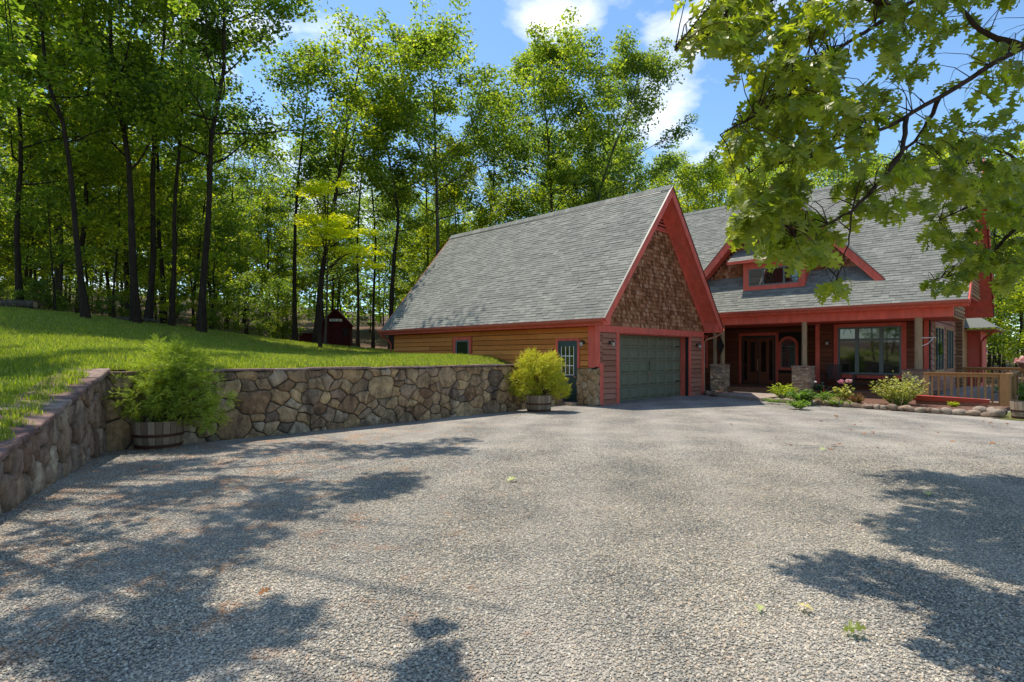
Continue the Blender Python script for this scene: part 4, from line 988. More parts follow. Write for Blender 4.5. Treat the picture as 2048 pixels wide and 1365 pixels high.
# ------------------------------------------------------------------ trees
def leaf_cloud(name, centers, radii, per, size, mat, rng, flat=.55, up=.8, hang=0):
    """many small folded leaves in clusters round the given twig ends"""
    C0 = np.repeat(np.array(centers), per, axis=0); R0 = np.repeat(np.array(radii), per)[:, None]; n = len(C0)
    d = rng.normal(size=(n, 3)); d /= np.linalg.norm(d, axis=1)[:, None]; d *= rng.uniform(.15, 1, (n, 1))**.5; d[:, 2] *= flat
    P = C0 + d*R0
    nm = rng.normal(size=(n, 3)); nm[:, 2] = np.abs(nm[:, 2]) + up; nm += d*.5; nm /= np.linalg.norm(nm, axis=1)[:, None]
    t = rng.normal(size=(n, 3)) + d*.6; t[:, 2] -= hang; t -= (t*nm).sum(1)[:, None]*nm; t /= np.linalg.norm(t, axis=1)[:, None]; b = np.cross(nm, t)
    L = (size*rng.uniform(.55, 1.25, n))[:, None]; wd = L*.34
    base = P - t*L*.5; tip = P + t*L*.5 - nm*L*.12; a = P + b*wd + nm*L*.06 - t*L*.02; c = P - b*wd + nm*L*.06 + t*L*.04
    V = np.stack([base, a, tip, c], 1).reshape(-1, 3); i0 = np.arange(n)*4
    F = np.stack([np.stack([i0, i0+1, i0+2], 1), np.stack([i0, i0+2, i0+3], 1)], 1).reshape(-1, 3)
    return np_mesh(name, V, F, mat)
def grow(seed, height, crown0, spread, path=None, nl=16, sub=4, rt=.2, fork=None, shape=None):
    """trunk and limb tubes and the places where leaves sit"""
    r = random.Random(seed); mb = MB(); tips = []
    if path is None:
        path = []; x = y = 0; k = 7
        for i in range(k+1):
            path.append((x, y, height*.96*i/k)); x += r.uniform(-.35, .35)*height/22; y += r.uniform(-.35, .35)*height/22
    path = [Vector(p) for p in path]; hmax = path[-1].z
    def on(z):
        for a, b in zip(path, path[1:]):
            if z <= b.z: return a.lerp(b, (z-a.z)/max(1e-6, b.z-a.z))
        return path[-1]
    rad = lambda z: rt*(1-.86*(z/hmax)**.9)*(1+.5*max(0, .5-z)/.5*(z < .5))
    full = [path[0]-Vector((0,0,.4))]; zz = 0
    while zz < hmax: full.append(on(zz)); zz += hmax/12
    full.append(path[-1]); mb.tube(full, [rad(max(0, p.z)) for p in full], 8)
    shape = shape or (lambda t: math.sin(math.pi*min(1, .12+.88*t))**.6*(1-.35*t))
    for i in range(nl):
        t = (i+r.uniform(.1, .9))/nl; z = height*(crown0+(.97-crown0)*t); p = on(min(z, hmax)); L = spread*shape(t)*r.uniform(.65, 1.15)
        az = i*2.4+r.uniform(-.5, .5); el = r.uniform(.05, .5)+.42*t
        d = Vector((math.cos(az)*math.cos(el), math.sin(az)*math.cos(el), math.sin(el)))
        pts = [p]; dd = d.copy(); seg = 5
        for s in range(seg):
            dd = (dd + Vector((r.uniform(-.25,.25), r.uniform(-.25,.25), r.uniform(-.1,.28)))).normalized(); pts.append(pts[-1]+dd*L/seg)
        r0 = max(.02, rad(min(z, hmax))*.5); mb.tube(pts, [r0*(1-.8*k/seg) for k in range(seg+1)], 5, False)
        for s in range(sub+1):
            q = pts[min(seg, 2+int(s*(seg-1)/sub))] if s < sub else pts[-1]
            l2 = L*r.uniform(.22, .5) if s < sub else .01
            d2 = (dd + Vector((r.uniform(-1,1), r.uniform(-1,1), r.uniform(-.35,.75)))).normalized()
            q1 = q + d2*l2*.5; q2 = q1 + (d2+Vector((r.uniform(-.4,.4), r.uniform(-.4,.4), r.uniform(-.2,.4)))).normalized()*l2*.5
            if l2 > .2: mb.tube([q, q1, q2], [r0*.35, r0*.22, .012], 4, False)
            tips.append(q2); 
            if l2 > .6: tips.append(q1 + Vector((r.uniform(-.4,.4), r.uniform(-.4,.4), r.uniform(-.2,.4))))
    return mb, tips
def tree_meshes(seed, height, crown0, spread, leaf='leaf', per=60, size=.23, cr=(.6, 1.2), path=None, nl=16, sub=4, rt=.2, barkm='bark', flat=.6, extra=None):
    nl = int(nl*(1.25 if seed < 300 else 1.1)); spread *= 1.25; rt *= .8; mb, tips = grow(seed, height, crown0, spread, path, nl, sub, rt)
    if extra: tips = tips + extra(random.Random(seed))
    rng = np.random.default_rng(seed); rr = rng.uniform(cr[0], cr[1], len(tips))
    return mb.mesh('trunk', M[barkm], True), leaf_cloud('crown', [tuple(t) for t in tips], rr, per, size, M[leaf], rng, flat)
def plant_tree(meshes, x, y, label, cat='tree', rz=0, sc=1.0, group=None, name='tree', z=None, sz=1.0):
    t = thing(name, label, cat, (x, y, (h1(x, y) if z is None else z)-.05), rz, group); t.scale = (sc, sc, sc*sz)
    link('trunk', meshes[0], t); link('crown', meshes[1], t); return t
def hp(*pts):                                                # path in metres from pixel offsets at distance z
    return pts
def hero(seed, px, z, base_y, pixpath, height, crown0, spread, label, name='tree', **kw):
    """a tree standing at distance z below pixel px whose trunk leans as in the photograph"""
    b = at(px, base_y, z); g = h1(b.x, b.y); path = [(0,0,0)]
    for qx, qy in pixpath:
        p = at(qx, qy, z); path.append((p.x-b.x, random.uniform(-.3,.3), p.z-g))
    if path[-1][2] < height*.93: path.append((path[-1][0]*1.08, 0, height*.95))
    m = tree_meshes(seed, height, crown0, spread, path=path, **kw)
    return plant_tree(m, b.x, b.y, label, name=name)
random.seed(3)
hero(101, 172, 25, 628, [(160,500),(142,350),(128,240),(98,190),(80,60)], 22, .34, 4.6, 'slender dark tree with a bowed trunk at the left edge of the lawn', rt=.17, nl=18, per=70, leaf='leaf')
hero(102, 272, 27, 645, [(272,500),(270,400),(250,290),(240,200),(225,80)], 24, .30, 4.8, 'stout dark tree forking high, behind the large potted shrub', rt=.22, nl=20, per=75, leaf='leaf_light')
hero(103, 296, 29, 646, [(300,520),(305,330),(312,200),(330,60)], 23, .38, 4.2, 'straight dark tree close beside the stout forked one', rt=.2, nl=14, per=60, leaf='leaf')
hero(104, 343, 29, 652, [(348,500),(352,420),(358,290),(360,150)], 22, .35, 4.0, 'thin straight tree right of the stout forked one', rt=.15, nl=14, per=60, leaf='leaf_dark')
hero(105, 403, 28, 656, [(405,560),(412,470),(418,350),(428,280),(445,130)], 24, .33, 5.6, 'tall grey barked oak with wide limbs reaching right over the lawn edge', rt=.22, nl=22, per=70, leaf='leaf', barkm='bark')
hero(106, 590, 37, 685, [(588,560),(592,440),(602,330),(612,200),(618,110)], 20.0, .42, 3.2, 'slim straight tree standing just left of the red shed', rt=.2, nl=13, per=55, leaf='leaf')
hero(107, 632, 36, 692, [(640,560),(655,460),(678,345),(700,200),(725,110)], 20.5, .46, 4.2, 'dark leaning tree in front of the red shed with an open crown', rt=.26, nl=14, per=50, leaf='leaf')
hero(108, 650, 34, 700, [(652,600),(655,520)], 8.5, .55, 1.6, 'thin pale mottled trunk sapling in front of the shed', rt=.10, nl=6, per=24, leaf='leaf_light', barkm='bark_grey')
hero(109, 715, 40, 704, [(715,600),(712,500),(722,380),(735,240)], 20, .45, 3.0, 'narrow tree just right of the red shed', rt=.14, nl=10, per=50, leaf='leaf')
hero(110, 746, 42, 704, [(748,600),(750,480),(742,350),(770,200)], 20.5, .45, 3.2, 'narrow tree midway between shed and garage', rt=.15, nl=10, per=50, leaf='leaf_dark')
hero(111, 783, 38, 700, [(783,600),(790,490),(800,440),(785,350),(770,280)], 17, .45, 2.8, 'dark forked tree rising beside the garage eave', rt=.24, nl=12, per=50, leaf='leaf_light')
hero(112, 876, 39, 690, [(876,560),(874,440),(872,350),(868,220),(862,140)], 22.0, .42, 5.6, 'tall full crowned oak above the low end of the garage roof', rt=.25, nl=26, per=80, leaf='leaf', barkm='bark_grey')
hero(113, 1100, 44, 690, [(1102,520),(1104,400),(1098,300),(1085,160)], 24, .36, 6.0, 'tall loose crowned tree behind the middle of the garage roof', rt=.25, nl=26, per=95, leaf='leaf')
hero(114, 1190, 45, 690, [(1180,500),(1200,380),(1225,300),(1260,220),(1275,150)], 24, .36, 6.2, 'tall leaning tree behind the garage ridge, its limbs spreading right', rt=.25, nl=26, per=90, leaf='leaf_dark', barkm='bark_grey')
hero(115, 975, 47, 690, [(975,500),(985,400),(990,300)], 21.5, .3, 5.2, 'mid height bushy tree between the two tallest behind the garage', rt=.2, nl=18, per=70, leaf='leaf_dark')
hero(116, 40, 27, 620, [(42,450),(36,300),(20,100)], 22, .25, 5.0, 'leafy tree at the far left corner of the lawn', rt=.17, nl=20, per=75, leaf='leaf')
# yellow leaved small maple: tiers of flat bright sprays
def tiers(z):
    def f(r):
        out = []
        for px, py, w, n in ((655, 372, 70, 9), (615, 385, 30, 4), (640, 440, 90, 13), (690, 465, 110, 16), (720, 500, 90, 11), (625, 475, 50, 6), (735, 525, 60, 5)):
            for _ in range(n):
                p = at(px+r.uniform(-w, w)*.5, py+r.uniform(-9, 9), z+r.uniform(-1.6, 1.6)); b = at(640, 692, z)
                out.append(Vector((p.x-b.x, p.y-b.y, p.z-h1(b.x, b.y))))
        return out
    return f
b_ = at(640, 692, 29.5); g_ = h1(b_.x, b_.y)
mt, tips_ = grow(201, 9.8, .5, 2.0, [(0,0,0),(.1,0,3),(.35,0,6),(.5,0,9.4)], 8, 2, .09)
tt = tiers(29.5)(random.Random(8)); rng = np.random.default_rng(5)
mbx = mt
for p in tt[::3]: mbx.tube([Vector((.3,0,max(3.5, p.z-1.3))), Vector((p.x*.5+.1, p.y*.5, p.z-.5)), p], [.03,.02,.008], 4, False)
ym = (mbx.mesh('trunk', M['bark'], True), leaf_cloud('crown', [tuple(p) for p in tt], rng.uniform(.45, .8, len(tt)), 85, .17, M['leaf_yellow'], rng, .22, 2.2))
plant_tree(ym, b_.x, b_.y, 'small bright yellow leaved maple glowing in front of the dark wood', name='tree')

# the rest of the wood
VARS = [tree_meshes(300+i, (21, 23, 20, 22, 18, 24)[i], (.30, .36, .28, .4, .26, .34)[i], (4.2, 4.6, 3.8, 4.4, 4.2, 4.8)[i], leaf=('leaf', 'leaf_dark', 'leaf_light', 'leaf', 'leaf_dark', 'leaf_light')[i],
                    per=46, nl=18, sub=4, rt=(.18, .24, .15, .2, .17, .26)[i], size=.24, cr=(.6, 1.25), barkm=('bark', 'bark', 'bark_grey')[i % 3]) for i in range(6)]
SAP = [tree_meshes(400+i, (6.5, 8.5, 5, 10)[i], (.16, .22, .08, .25)[i], (2.2, 2.6, 2.2, 2.8)[i], leaf=('leaf_light', 'leaf', 'leaf', 'leaf_light')[i], per=44, nl=13, sub=3, rt=.06+.015*i, size=.17, cr=(.45, .9), flat=.4) for i in range(4)]
SHR = [tree_meshes(450+i, (2.0, 1.4, 2.8)[i], .05, (1.3, 1.1, 1.5)[i], leaf=('leaf_dark', 'leaf', 'leaf_light')[i], per=34, nl=11, sub=2, rt=.03, size=.13, cr=(.3, .55)) for i in range(3)]
rr = random.Random(77); spots = []
def ok(x, y, dmin):
    return all((x-a)**2+(y-b)**2 > dmin*dmin for a, b in spots)
def houseclear(x, y):
    u, v = loc_uv(x, y); return not (-2 < u < 27 and -14 < v < 15)
def edge_y(x):
    ex = sorted(EDGE); 
    for (a, b), (c, d) in zip(ex, ex[1:]):
        if a <= x <= c: return b+(d-b)*(x-a)/(c-a)
    return ex[0][1] if x < ex[0][0] else ex[-1][1]
def skyline(px):                                             # treetop line of the wood, as a height angle over the horizon
    pts = [(-400,-400),(530,-300),(555,180),(600,90),(640,130),(660,75),(800,80),(830,110),(960,100),(985,170),(1010,100),(1320,110),(1350,250),(1500,265),(1700,250),(2400,240)]
    for (a, b), (c, d) in zip(pts, pts[1:]):
        if a <= px <= c: return b+(d-b)*(px-a)/(c-a)
    return 240
def fitscale(v, x, y, sc):
    w = 3.2/y*FPX; px = 1024+x/y*FPX; yt = max(skyline(px-w), skyline(px), skyline(px+w)) + rr.uniform(0, 45)
    hh = (21, 23, 20, 22, 18, 24)[v]+1.0; top = CAMH+(HY-yt)/FPX*y - h1(x, y)
    return min(sc, top/hh)
FG = ['']
def flab(px, y, v):
    tone = ('mid green', 'dark green', 'light green')[v % 3]; deep = 'far back in the wood' if y > 58 else ('amid the wood' if y > 42 else 'near the wood edge')
    where = 'left of the stout forked tree' if px < 250 else 'left of the red shed' if px < 600 else 'behind the red shed' if px < 760 else 'behind the garage roof' if px < 1340 else 'behind the house roof' if px < 1900 else 'beyond the deck'
    l = '%s tree %s %s' % (tone, deep, where); FG.append('trees: ' + l); return l, 'tree'
n = 0; tries = 0
while n < 84 and tries < 9000:
    tries += 1; y = rr.uniform(24, 100); x = rr.uniform(-1.12*y-6, -.02*y)
    if x > -30 and y < edge_y(x)+3: continue
    if x <= -30 and y < 22: continue
    if not houseclear(x, y) or not ok(x, y, 3.3): continue
    px = 1024+x/y*FPX
    if 545 < px < 640 and y < 48: continue
    if y > 60 and rr.random() < .45: continue
    spots.append((x, y)); v_ = rr.randrange(6); sc = rr.uniform(.82, 1.08)*(.86 if y > 52 else 1)*(.92 if px > 820 else 1)
    sc = fitscale(v_, x, y, sc)
    if sc < .42: continue
    plant_tree(VARS[v_], x, y, *flab(px, y, v_), rr.uniform(0, 6.28), sc, FG[-1]); n += 1
n = 0; tries = 0
while n < 72 and tries < 20000:                                # behind house and to its right
    tries += 1; y = rr.uniform(36, 80); x = rr.uniform(.02*y, 1.15*y)
    if not houseclear(x, y) or not ok(x, y, 3.0): continue
    px = 1024+x/y*FPX
    if px < 1340 and y < 50: continue
    spots.append((x, y))
    v_ = rr.randrange(6); sc = rr.uniform(.72, .92)*(y/58)**.5*1.15
    sc = fitscale(v_, x, y, sc)
    if sc < .42: continue
    plant_tree(VARS[v_], x, y, *flab(px, y, v_), rr.uniform(0, 6.28), sc, FG[-1]); n += 1
for px, z, s in ((2000, 36, 1.0), (2075, 33, .9), (1965, 42, 1.1), (2035, 45, 1.1), (2120, 40, 1.0), (1985, 52, 1.3)):
    p = at(px, 760, z); plant_tree(SAP[(px//5) % 4], p.x, p.y, 'sunlit bushy young tree beyond the deck, right of the house', rz=px, sc=s*1.1, group='young trees beyond the deck', z=-1.2)
n = 0; tries = 0; sp2 = []
while n < 130 and tries < 20000:                                # understorey
    tries += 1; y = rr.uniform(27, 62); x = rr.uniform(-1.05*y-2, .16*y)
    if y < edge_y(x)+.6 or not houseclear(x, y): continue
    px = 1024+x/y*FPX
    if 575 < px < 790 and y < 56: continue
    if any((x-a)**2+(y-b)**2 < 1.9**2 for a, b in sp2): continue
    sp2.append((x, y)); v_ = rr.randrange(4)
    l_ = '%s sapling %s' % (('light green slender', 'mid green slender', 'low bushy green', 'light green tall')[v_], ('close to the lawn ' if y < 38 else 'deeper in the wood ')+('left of the big potted shrub' if px < 190 else 'above the long stone wall' if px < 600 else 'beside the red shed' if px < 800 else 'behind the garage')); plant_tree(SAP[v_], x, y, l_, 'sapling', rr.uniform(0, 6.28), rr.uniform(.75, 1.55), 'saplings: '+l_, 'sapling'); n += 1
n = 0; tries = 0
while n < 60 and tries < 9000:
    tries += 1; x = rr.uniform(-32, -3); y = edge_y(x)+rr.uniform(.3, 5.5)
    px = 1024+x/y*FPX
    if 585 < px < 800 or px < -60: continue
    v_ = rr.randrange(3); plant_tree(SHR[v_], x, y, '%s where the lawn meets the wood, %s' % (('dark leafy shrub', 'low mid green shrub', 'light green shrub')[v_], 'at the far left' if px < 200 else 'between the left trunks' if px < 400 else 'left of the shed' if px < 590 else 'by the garage end'), 'shrub', rr.uniform(0, 6.28), rr.uniform(.35, .8), 'wood edge shrubs %d %d' % (v_, 0 if px < 200 else 1 if px < 400 else 2 if px < 590 else 3), 'shrub'); n += 1
# trees across the drive, behind the photographer: they close the yard and show in the window panes
for i in range(16):
    a = math.radians(150+i*15.5); R_ = 27+7*math.sin(i*2.7); x, y = math.cos(a)*R_+2, math.sin(a)*R_
    if y > 4 or x > 34: continue
    plant_tree(VARS[i % 6], x, y, 'tree across the drive, mirrored dimly in the house windows', rz=i, sc=.85, group='trees mirrored in the windows', z=min(h1(x, y), .5))
    plant_tree(SAP[i % 4], x*.9, y*.9, 'bushy young tree across the drive, mirrored dimly in the windows', rz=i, sc=1.2, group='young trees mirrored in the windows', z=min(h1(x, y), .5))
# a distant curtain of forest so that no horizon shows between the trunks
cs = []; rc = random.Random(9)
for i in range(1900):
    y = rc.uniform(66, 120); x = rc.uniform(-1.2*y, 1.3*y); cs.append((x, y, h1(x, y)+rc.uniform(0, 15 if x < 0 else 12)))
rng = np.random.default_rng(12)
o = link('far_wood', leaf_cloud('far_wood', cs, rng.uniform(1.8, 3.2, len(cs)), 52, .62, M['leaf'], rng, .8), None, kind='stuff')
tag(o, 'far off green wood closing the view behind the nearer trees', 'forest')

# ------------------------------------------------------------------ red shed in the wood
zS = 47; sb = at(672, 700, zS); sg = h1(sb.x, sb.y)-.3
SH = thing('garden_shed', 'small dark red board shed with a white name board on its gable, in the wood', 'shed', (sb.x, sb.y, sg), .22)
mb = MB(); wS = 2.25
mb.prism([(-wS/2, 0, 0), (wS/2, 0, 0), (wS/2, 0, 2.3), (0, 0, 3.45), (-wS/2, 0, 2.3)], (0, 3.6, 0)); mb.build('shed_wall', M['shed'], SH)
for i in range(15):
    x0 = -wS/2 + i*.15; hh = 2.3 + (1-abs(x0+.07)/(wS/2))*1.1; MB().box(x0+.006, x0+.144, -.025, -.002, 0, min(hh, 3.35)).build('wall_board', M['shed'], SH)
for s in (-1, 1):
    pl = Pl((s*(wS/2+.3), -.4 if s > 0 else 4.0, 1.98), (0, s, 0), (-s, 0, 1.03)); plbox(SH, 'shed_roof', M['deck_floor'] if s < 0 else M['roof'], pl, (0, 4.4, 0, 2.02, 0, .06))
    plbox(SH, 'barge_board', M['shed'], pl, ((-.03, -.002) if s > 0 else (4.402, 4.43)) + (0, 2.0, -.12, .05))
d_ = MB().box(-.42, .42, -.055, -.028, .1, 2.05).build('shed_door', M['shed'], SH)
mb = MB(); pl = Pl((0, -.058, 0), (1,0,0), (0,0,1))
for q in ((-.42, -.32, .1, 2.05), (.32, .42, .1, 2.05), (-.32, .32, 1.95, 2.05), (-.32, .32, .1, .2), (-.32, .32, 1.02, 1.12)): pl.box(mb, *q, 0, .02)
mb.build('door_ledge', M['shed'], d_)
wn_ = MB().box(.56, .96, -.05, -.028, 1.15, 1.85).build('shed_window', M['shade_backing'], SH); MB().box(.59, .72, -.06, -.051, 1.2, 1.8).build('window_pane', M['glass'], wn_)
sn = MB().box(-.52, .52, -.09, -.03, 2.42, 2.62).build('name_board', M['white'], SH)
mb = MB()
for x0, x1 in ((-.36, -.28), (-.26, -.20), (-.17, -.10), (-.08, 0.0), (.14, .24)): mb.box(x0, x1, -.094, -.0905, 2.48, 2.56)
mb.build('lettering', M['black'], sn)
MB().box(-3.0, -1.16, .8, 3.0, 0, 1.35).box(-3.05, -1.15, .6, 3.1, 1.35, 1.45).build('lean_to', M['shed'], SH)
def log_thing():
    p = at(22, 612, 26.5); g = h1(p.x, p.y)
    L = thing('fallen_log', 'sawn log lying at the far left edge of the lawn', 'log', (p.x, p.y, g+.18))
    MB().tube([(-.9,0,0),(0,.1,.02),(.9,.25,0)], [.2,.21,.19], 10).build('log_stem', M['bark_grey'], L)
    MB().lathe([(0,0),(.15,0),(.15,.02),(0,.02)], 10).build('sawn_end', M['post'], L).matrix_basis = Matrix.Translation((.9,.25,0)) @ Matrix.Rotation(math.pi/2, 4, 'Y')
log_thing()
p = at(255, 648, 27)
for i, (px, z) in enumerate(((240, 27.5), (262, 27.2), (285, 28))):
    p = at(px, 645, z); g = h1(p.x, p.y); t = MB().tube([(p.x-.7, p.y, g+.06+.05*i), (p.x+.1, p.y+.1, g+.1+.05*i), (p.x+.8, p.y-.05, g+.07)], [.05, .06, .04], 7).build('dead_branch', M['bark_grey'], None)
    tag(t, ('dead branch lying leftmost on the leaf litter at the lawn edge', 'dead branch lying between two others at the lawn edge', 'dead branch lying rightmost of three at the lawn edge')[i], 'branch')

# ------------------------------------------------------------------ half barrel planters and feathery shrubs
def planter(x, y, r0, h, label, seed):
    B = thing('barrel_planter', label, 'planter', (x, y, 0)); n = 22; rb = r0*.84
    for k in range(n):
        a0 = 2*math.pi*k/n+.012; a1 = 2*math.pi*(k+1)/n-.012; mb = MB(); V = []
        for (zz, rr_) in ((0, rb), (h*.55, r0*.965), (h, r0)):
            for a in (a0, a1):
                V.append((math.cos(a)*rr_, math.sin(a)*rr_, zz))
            for a in (a1, a0): V.append((math.cos(a)*(rr_-.035), math.sin(a)*(rr_-.035), zz))
        mb.v = V; mb.f = [(3,2,1,0), (8,9,10,11)] + [(j*4+i, j*4+(i+1) % 4, (j+1)*4+(i+1) % 4, (j+1)*4+i) for j in range(2) for i in range(4)]
        mb.build('stave', M['barrel'], B)
    for z0, z1 in ((h*.05, h*.17), (h*.44, h*.55), (h*.88, h*.90)):
        if z1 > h*.87: continue
        f = lambda z: rb+(r0-rb)*(z/h)**.7+.004
        MB().lathe([(f(z0), z0), (f(z0)+.005, z0), (f(z1)+.008, z1), (f(z1), z1)], 32).build('hoop', M['hoop'], B)
    MB().lathe([(r0*.93, h*.82), (.2, h*.88), (0, h*.9)], 20).build('potting_soil', M['soil'], B); return B
def spray(n=9, L=.16, w=.028):
    V = []; F = []
    for i in range(n):
        s = i/(n-1); x = L*s; l = w*(1.5-1.0*s)*1.3
        for sg in (-1, 1):
            k = len(V); V += [(x, 0, 0), (x+l*.5, sg*l*.5+.001, .004), (x+l*.95, sg*l, -.002), (x+l*.42, sg*l*.5-sg*.007, -.002)]; F.append((k, k+1, k+2, k+3))
    k = len(V); V += [(0, .002, 0), (0, -.002, 0), (L*1.12, 0, 0), (L*1.12, 0.001, 0)]; F.append((k, k+1, k+2, k+3))
    return np.array(V), np.array(F)
def feathery(name, label, x, y, z0, lobes, nspray, mat, seed, sl=.17, stems=5):
    """lobes: (dx, dy, dz, rx, rz) ellipsoids of foliage; sprays point outwards and droop at their tips"""
    T = thing(name, label, 'shrub', (x, y, z0)); r = random.Random(seed); SV, SF = spray(6, sl, sl*.24); Vs = []; Fs = []; k = 0
    mb = MB(); tot = sum(l[3]*l[4] for l in lobes)
    for l in lobes:
        nc = max(5, int(nspray/26*l[3]*l[4]/tot))
        for _ in range(nc):
            d = Vector((r.gauss(0,1), r.gauss(0,1), r.gauss(0,1))).normalized(); q = r.uniform(.35, 1.0)**.5*r.uniform(.85, 1.12)
            cc = Vector((l[0]+d.x*l[3]*q, l[1]+d.y*l[3]*q, l[2]+d.z*l[4]*q)); cr_ = r.uniform(.07, .15)
            main = (d*.9 + Vector((l[0], l[1], 0))*.4 + Vector((0,0,.45))).normalized()
            for _k in range(26):
                d2 = Vector((r.gauss(0,1), r.gauss(0,1), r.gauss(0,1))).normalized(); p = cc + d2*cr_*r.random()**.5
                out = (main*.75 + d2*.75).normalized(); side = out.cross(Vector((r.gauss(0,.5), r.gauss(0,.5), 1))).normalized(); nn = side.cross(out).normalized()
                sc = r.uniform(.5, 1.05); A = np.array([[out.x, side.x, nn.x], [out.y, side.y, nn.y], [out.z, side.z, nn.z]])*sc
                P = SV.copy(); P[:, 2] -= (P[:, 0]**2)*1.8; Vs.append(P @ A.T + np.array(p)); Fs.append(SF+k); k += len(SV)
        for _ in range(stems):
            e = Vector((l[0]+r.uniform(-.5,.5)*l[3], l[1]+r.uniform(-.5,.5)*l[3], l[2]+r.uniform(-.2,.5)*l[4])); m1 = Vector((e.x*.45, e.y*.45, e.z*.45+.05))
            mb.tube([(r.uniform(-.05,.05), r.uniform(-.05,.05), -.05), m1, e], [.022, .014, .005], 5, False)
    mb.build('stem', M['bark_oak'], T); fo = link('foliage', np_mesh('foliage', np.concatenate(Vs), np.concatenate(Fs), mat), T); return T
p = gnd(289, 902); BX, BY = p.x, p.y+.40
planter(BX, BY, .43, .50, 'larger half barrel planter with grey staves in the angle of the stone wall', 1)
feathery('cypress_shrub', 'large spreading green and gold feathery shrub growing from the barrel in the wall corner', BX, BY, .44,
         [(-.70, .05, .33, .60, .34), (-.25, -.1, .55, .55, .42), (.25, 0, .55, .62, .50), (.75, -.05, .42, .46, .38), (.12, .1, 1.08, .56, .48), (.45, -.05, .98, .46, .38), (-.1, 0, .85, .42, .34), (.95, 0, .12, .28, .22), (.85, -.05, .75, .28, .26)], 7600, M['leaf_cypress'], 5, .13)
p = gnd(1079, 826); BX2, BY2 = p.x, p.y+.36
planter(BX2, BY2, .40, .50, 'smaller looking half barrel planter on the gravel before the garage side door', 2)
feathery('cypress_shrub', 'round golden yellow feathery shrub growing from the barrel by the garage side door', BX2, BY2, .46,
         [(-.55, 0, .42, .42, .30), (0, 0, .62, .62, .48), (.50, -.05, .40, .40, .30), (-.15, 0, 1.0, .42, .32), (.30, 0, .98, .40, .32), (-.35, -.1, .10, .30, .22), (.62, 0, .20, .28, .22)], 8500, M['leaf_cypress_gold'], 8, .11)

# ------------------------------------------------------------------ right hand oak: trunk outside the frame, limbs reaching across the sky
def oak_leaf_mesh(seed):
    r = random.Random(seed); L = 1.0; half = []
    # lobed outline on one side: (along, across)
    prof = [(0, .012), (.10, .02), (.16, .07), (.20, .24), (.25, .20), (.28, .10), (.34, .09), (.40, .30), (.44, .44), (.49, .36), (.53, .40), (.55, .14), (.60, .10), (.66, .24), (.72, .36), (.75, .26), (.80, .25), (.80, .09), (.86, .09), (.92, .185), (.93, .07), (1.0, .0)]
    V = []; F = []; n = len(prof)
    for i, (a, b) in enumerate(prof):
        j = r.uniform(.88, 1.12); cz = -.55*(a-.5)**2
        V += [(a, 0, cz), (a+r.uniform(-.01,.01), b*j, cz+b*.18), (a+r.uniform(-.01,.01), -b*j*r.uniform(.9,1.1), cz+b*.18)]
    for i in range(n-1):
        o = i*3; F += [(o, o+3, o+4, o+1), (o, o+2, o+5, o+3)]
    V = [(x-.0, y*.92, z) for x, y, z in V]
    me = bpy.data.meshes.new('leaf'); me.from_pydata(V, [], F); me.materials.append(M['leaf_oak']); me.update()
    return me, np.array(V), np.array(F)
OAKL = [oak_leaf_mesh(i) for i in range(4)]
OT = thing('oak_tree', 'oak with large lobed leaves whose branches hang in from the upper right', 'tree', (8.5, 5.5, -.08))
OB = Vector((8.5, 5.5, -.08)); ro = random.Random(21); mb = MB()
mb.tube([OB, OB+Vector((0,.05,2)), OB+Vector((-.15,.1,4.5)), OB+Vector((-.2,.2,8)), OB+Vector((-.5,.5,12))], [.30,.25,.22,.17,.08], 12)
br = []                                                       # (points, radii)
def limb(pts, r0, r1):
    P = [Vector(p) for p in pts]; Q = []; PP = [P[0]*2-P[1]] + P + [P[-1]*2-P[-2]]
    for i in range(1, len(PP)-2):
        p0, p1, p2, p3 = PP[i-1:i+3]
        for k in range(5):
            t = k/5; q = .5*((2*p1) + (p2-p0)*t + (2*p0-5*p1+4*p2-p3)*t*t + (3*p1-p0-3*p2+p3)*t**3); Q.append(q + Vector((ro.uniform(-1,1), ro.uniform(-1,1), ro.uniform(-1,1)))*.008)
    Q.append(P[-1]); R = [r0+(r1-r0)*i/(len(Q)-1) for i in range(len(Q))]; mb.tube(Q, R, 7, False); br.extend(Q); return Q
hub1 = OB+Vector((-.1,.1,3.6)); hub2 = OB+Vector((-.15,.15,5.2)); hub3 = OB+Vector((-.2,.15,7.0))
l1 = limb([hub1, at(2200, 40, 6.0), at(2048, 95, 5.2), at(1880, 195, 4.8), at(1760, 262, 4.5), at(1650, 305, 4.3), at(1500, 345, 4.2)], .034, .004)
l2 = limb([at(1812, 235, 4.6), at(1795, 320, 4.3), at(1720, 405, 4.1), at(1690, 430, 4.0), at(1590, 475, 4.0)], .020, .004)
l2b = limb([at(1705, 415, 4.05), at(1695, 490, 4.0), at(1672, 570, 3.9)], .007, .003)
l3 = limb([hub2, at(2300, -300, 5.8), at(2000, -120, 5.0), at(1800, 20, 4.6), at(1690, 90, 4.3), at(1560, 200, 4.1), at(1440, 270, 3.9)], .03, .004)
l4 = limb([at(1800, 20, 4.6), at(1640, -30, 4.4), at(1500, 20, 4.3), at(1400, 80, 4.2), at(1350, 100, 4.1)], .03, .005)
l5 = limb([hub1, at(2300, 330, 7.0), at(2100, 380, 6.6), at(1980, 400, 6.4), at(1880, 440, 6.2)], .03, .006)
l6 = limb([at(2100, 380, 6.6), at(2010, 480, 6.6), at(1930, 540, 6.5), at(1870, 560, 6.4)], .025, .005)
l7 = limb([at(1880, 195, 4.8), at(1840, 270, 5.0), at(1780, 330, 5.0), at(1740, 400, 5.0)], .02, .005)
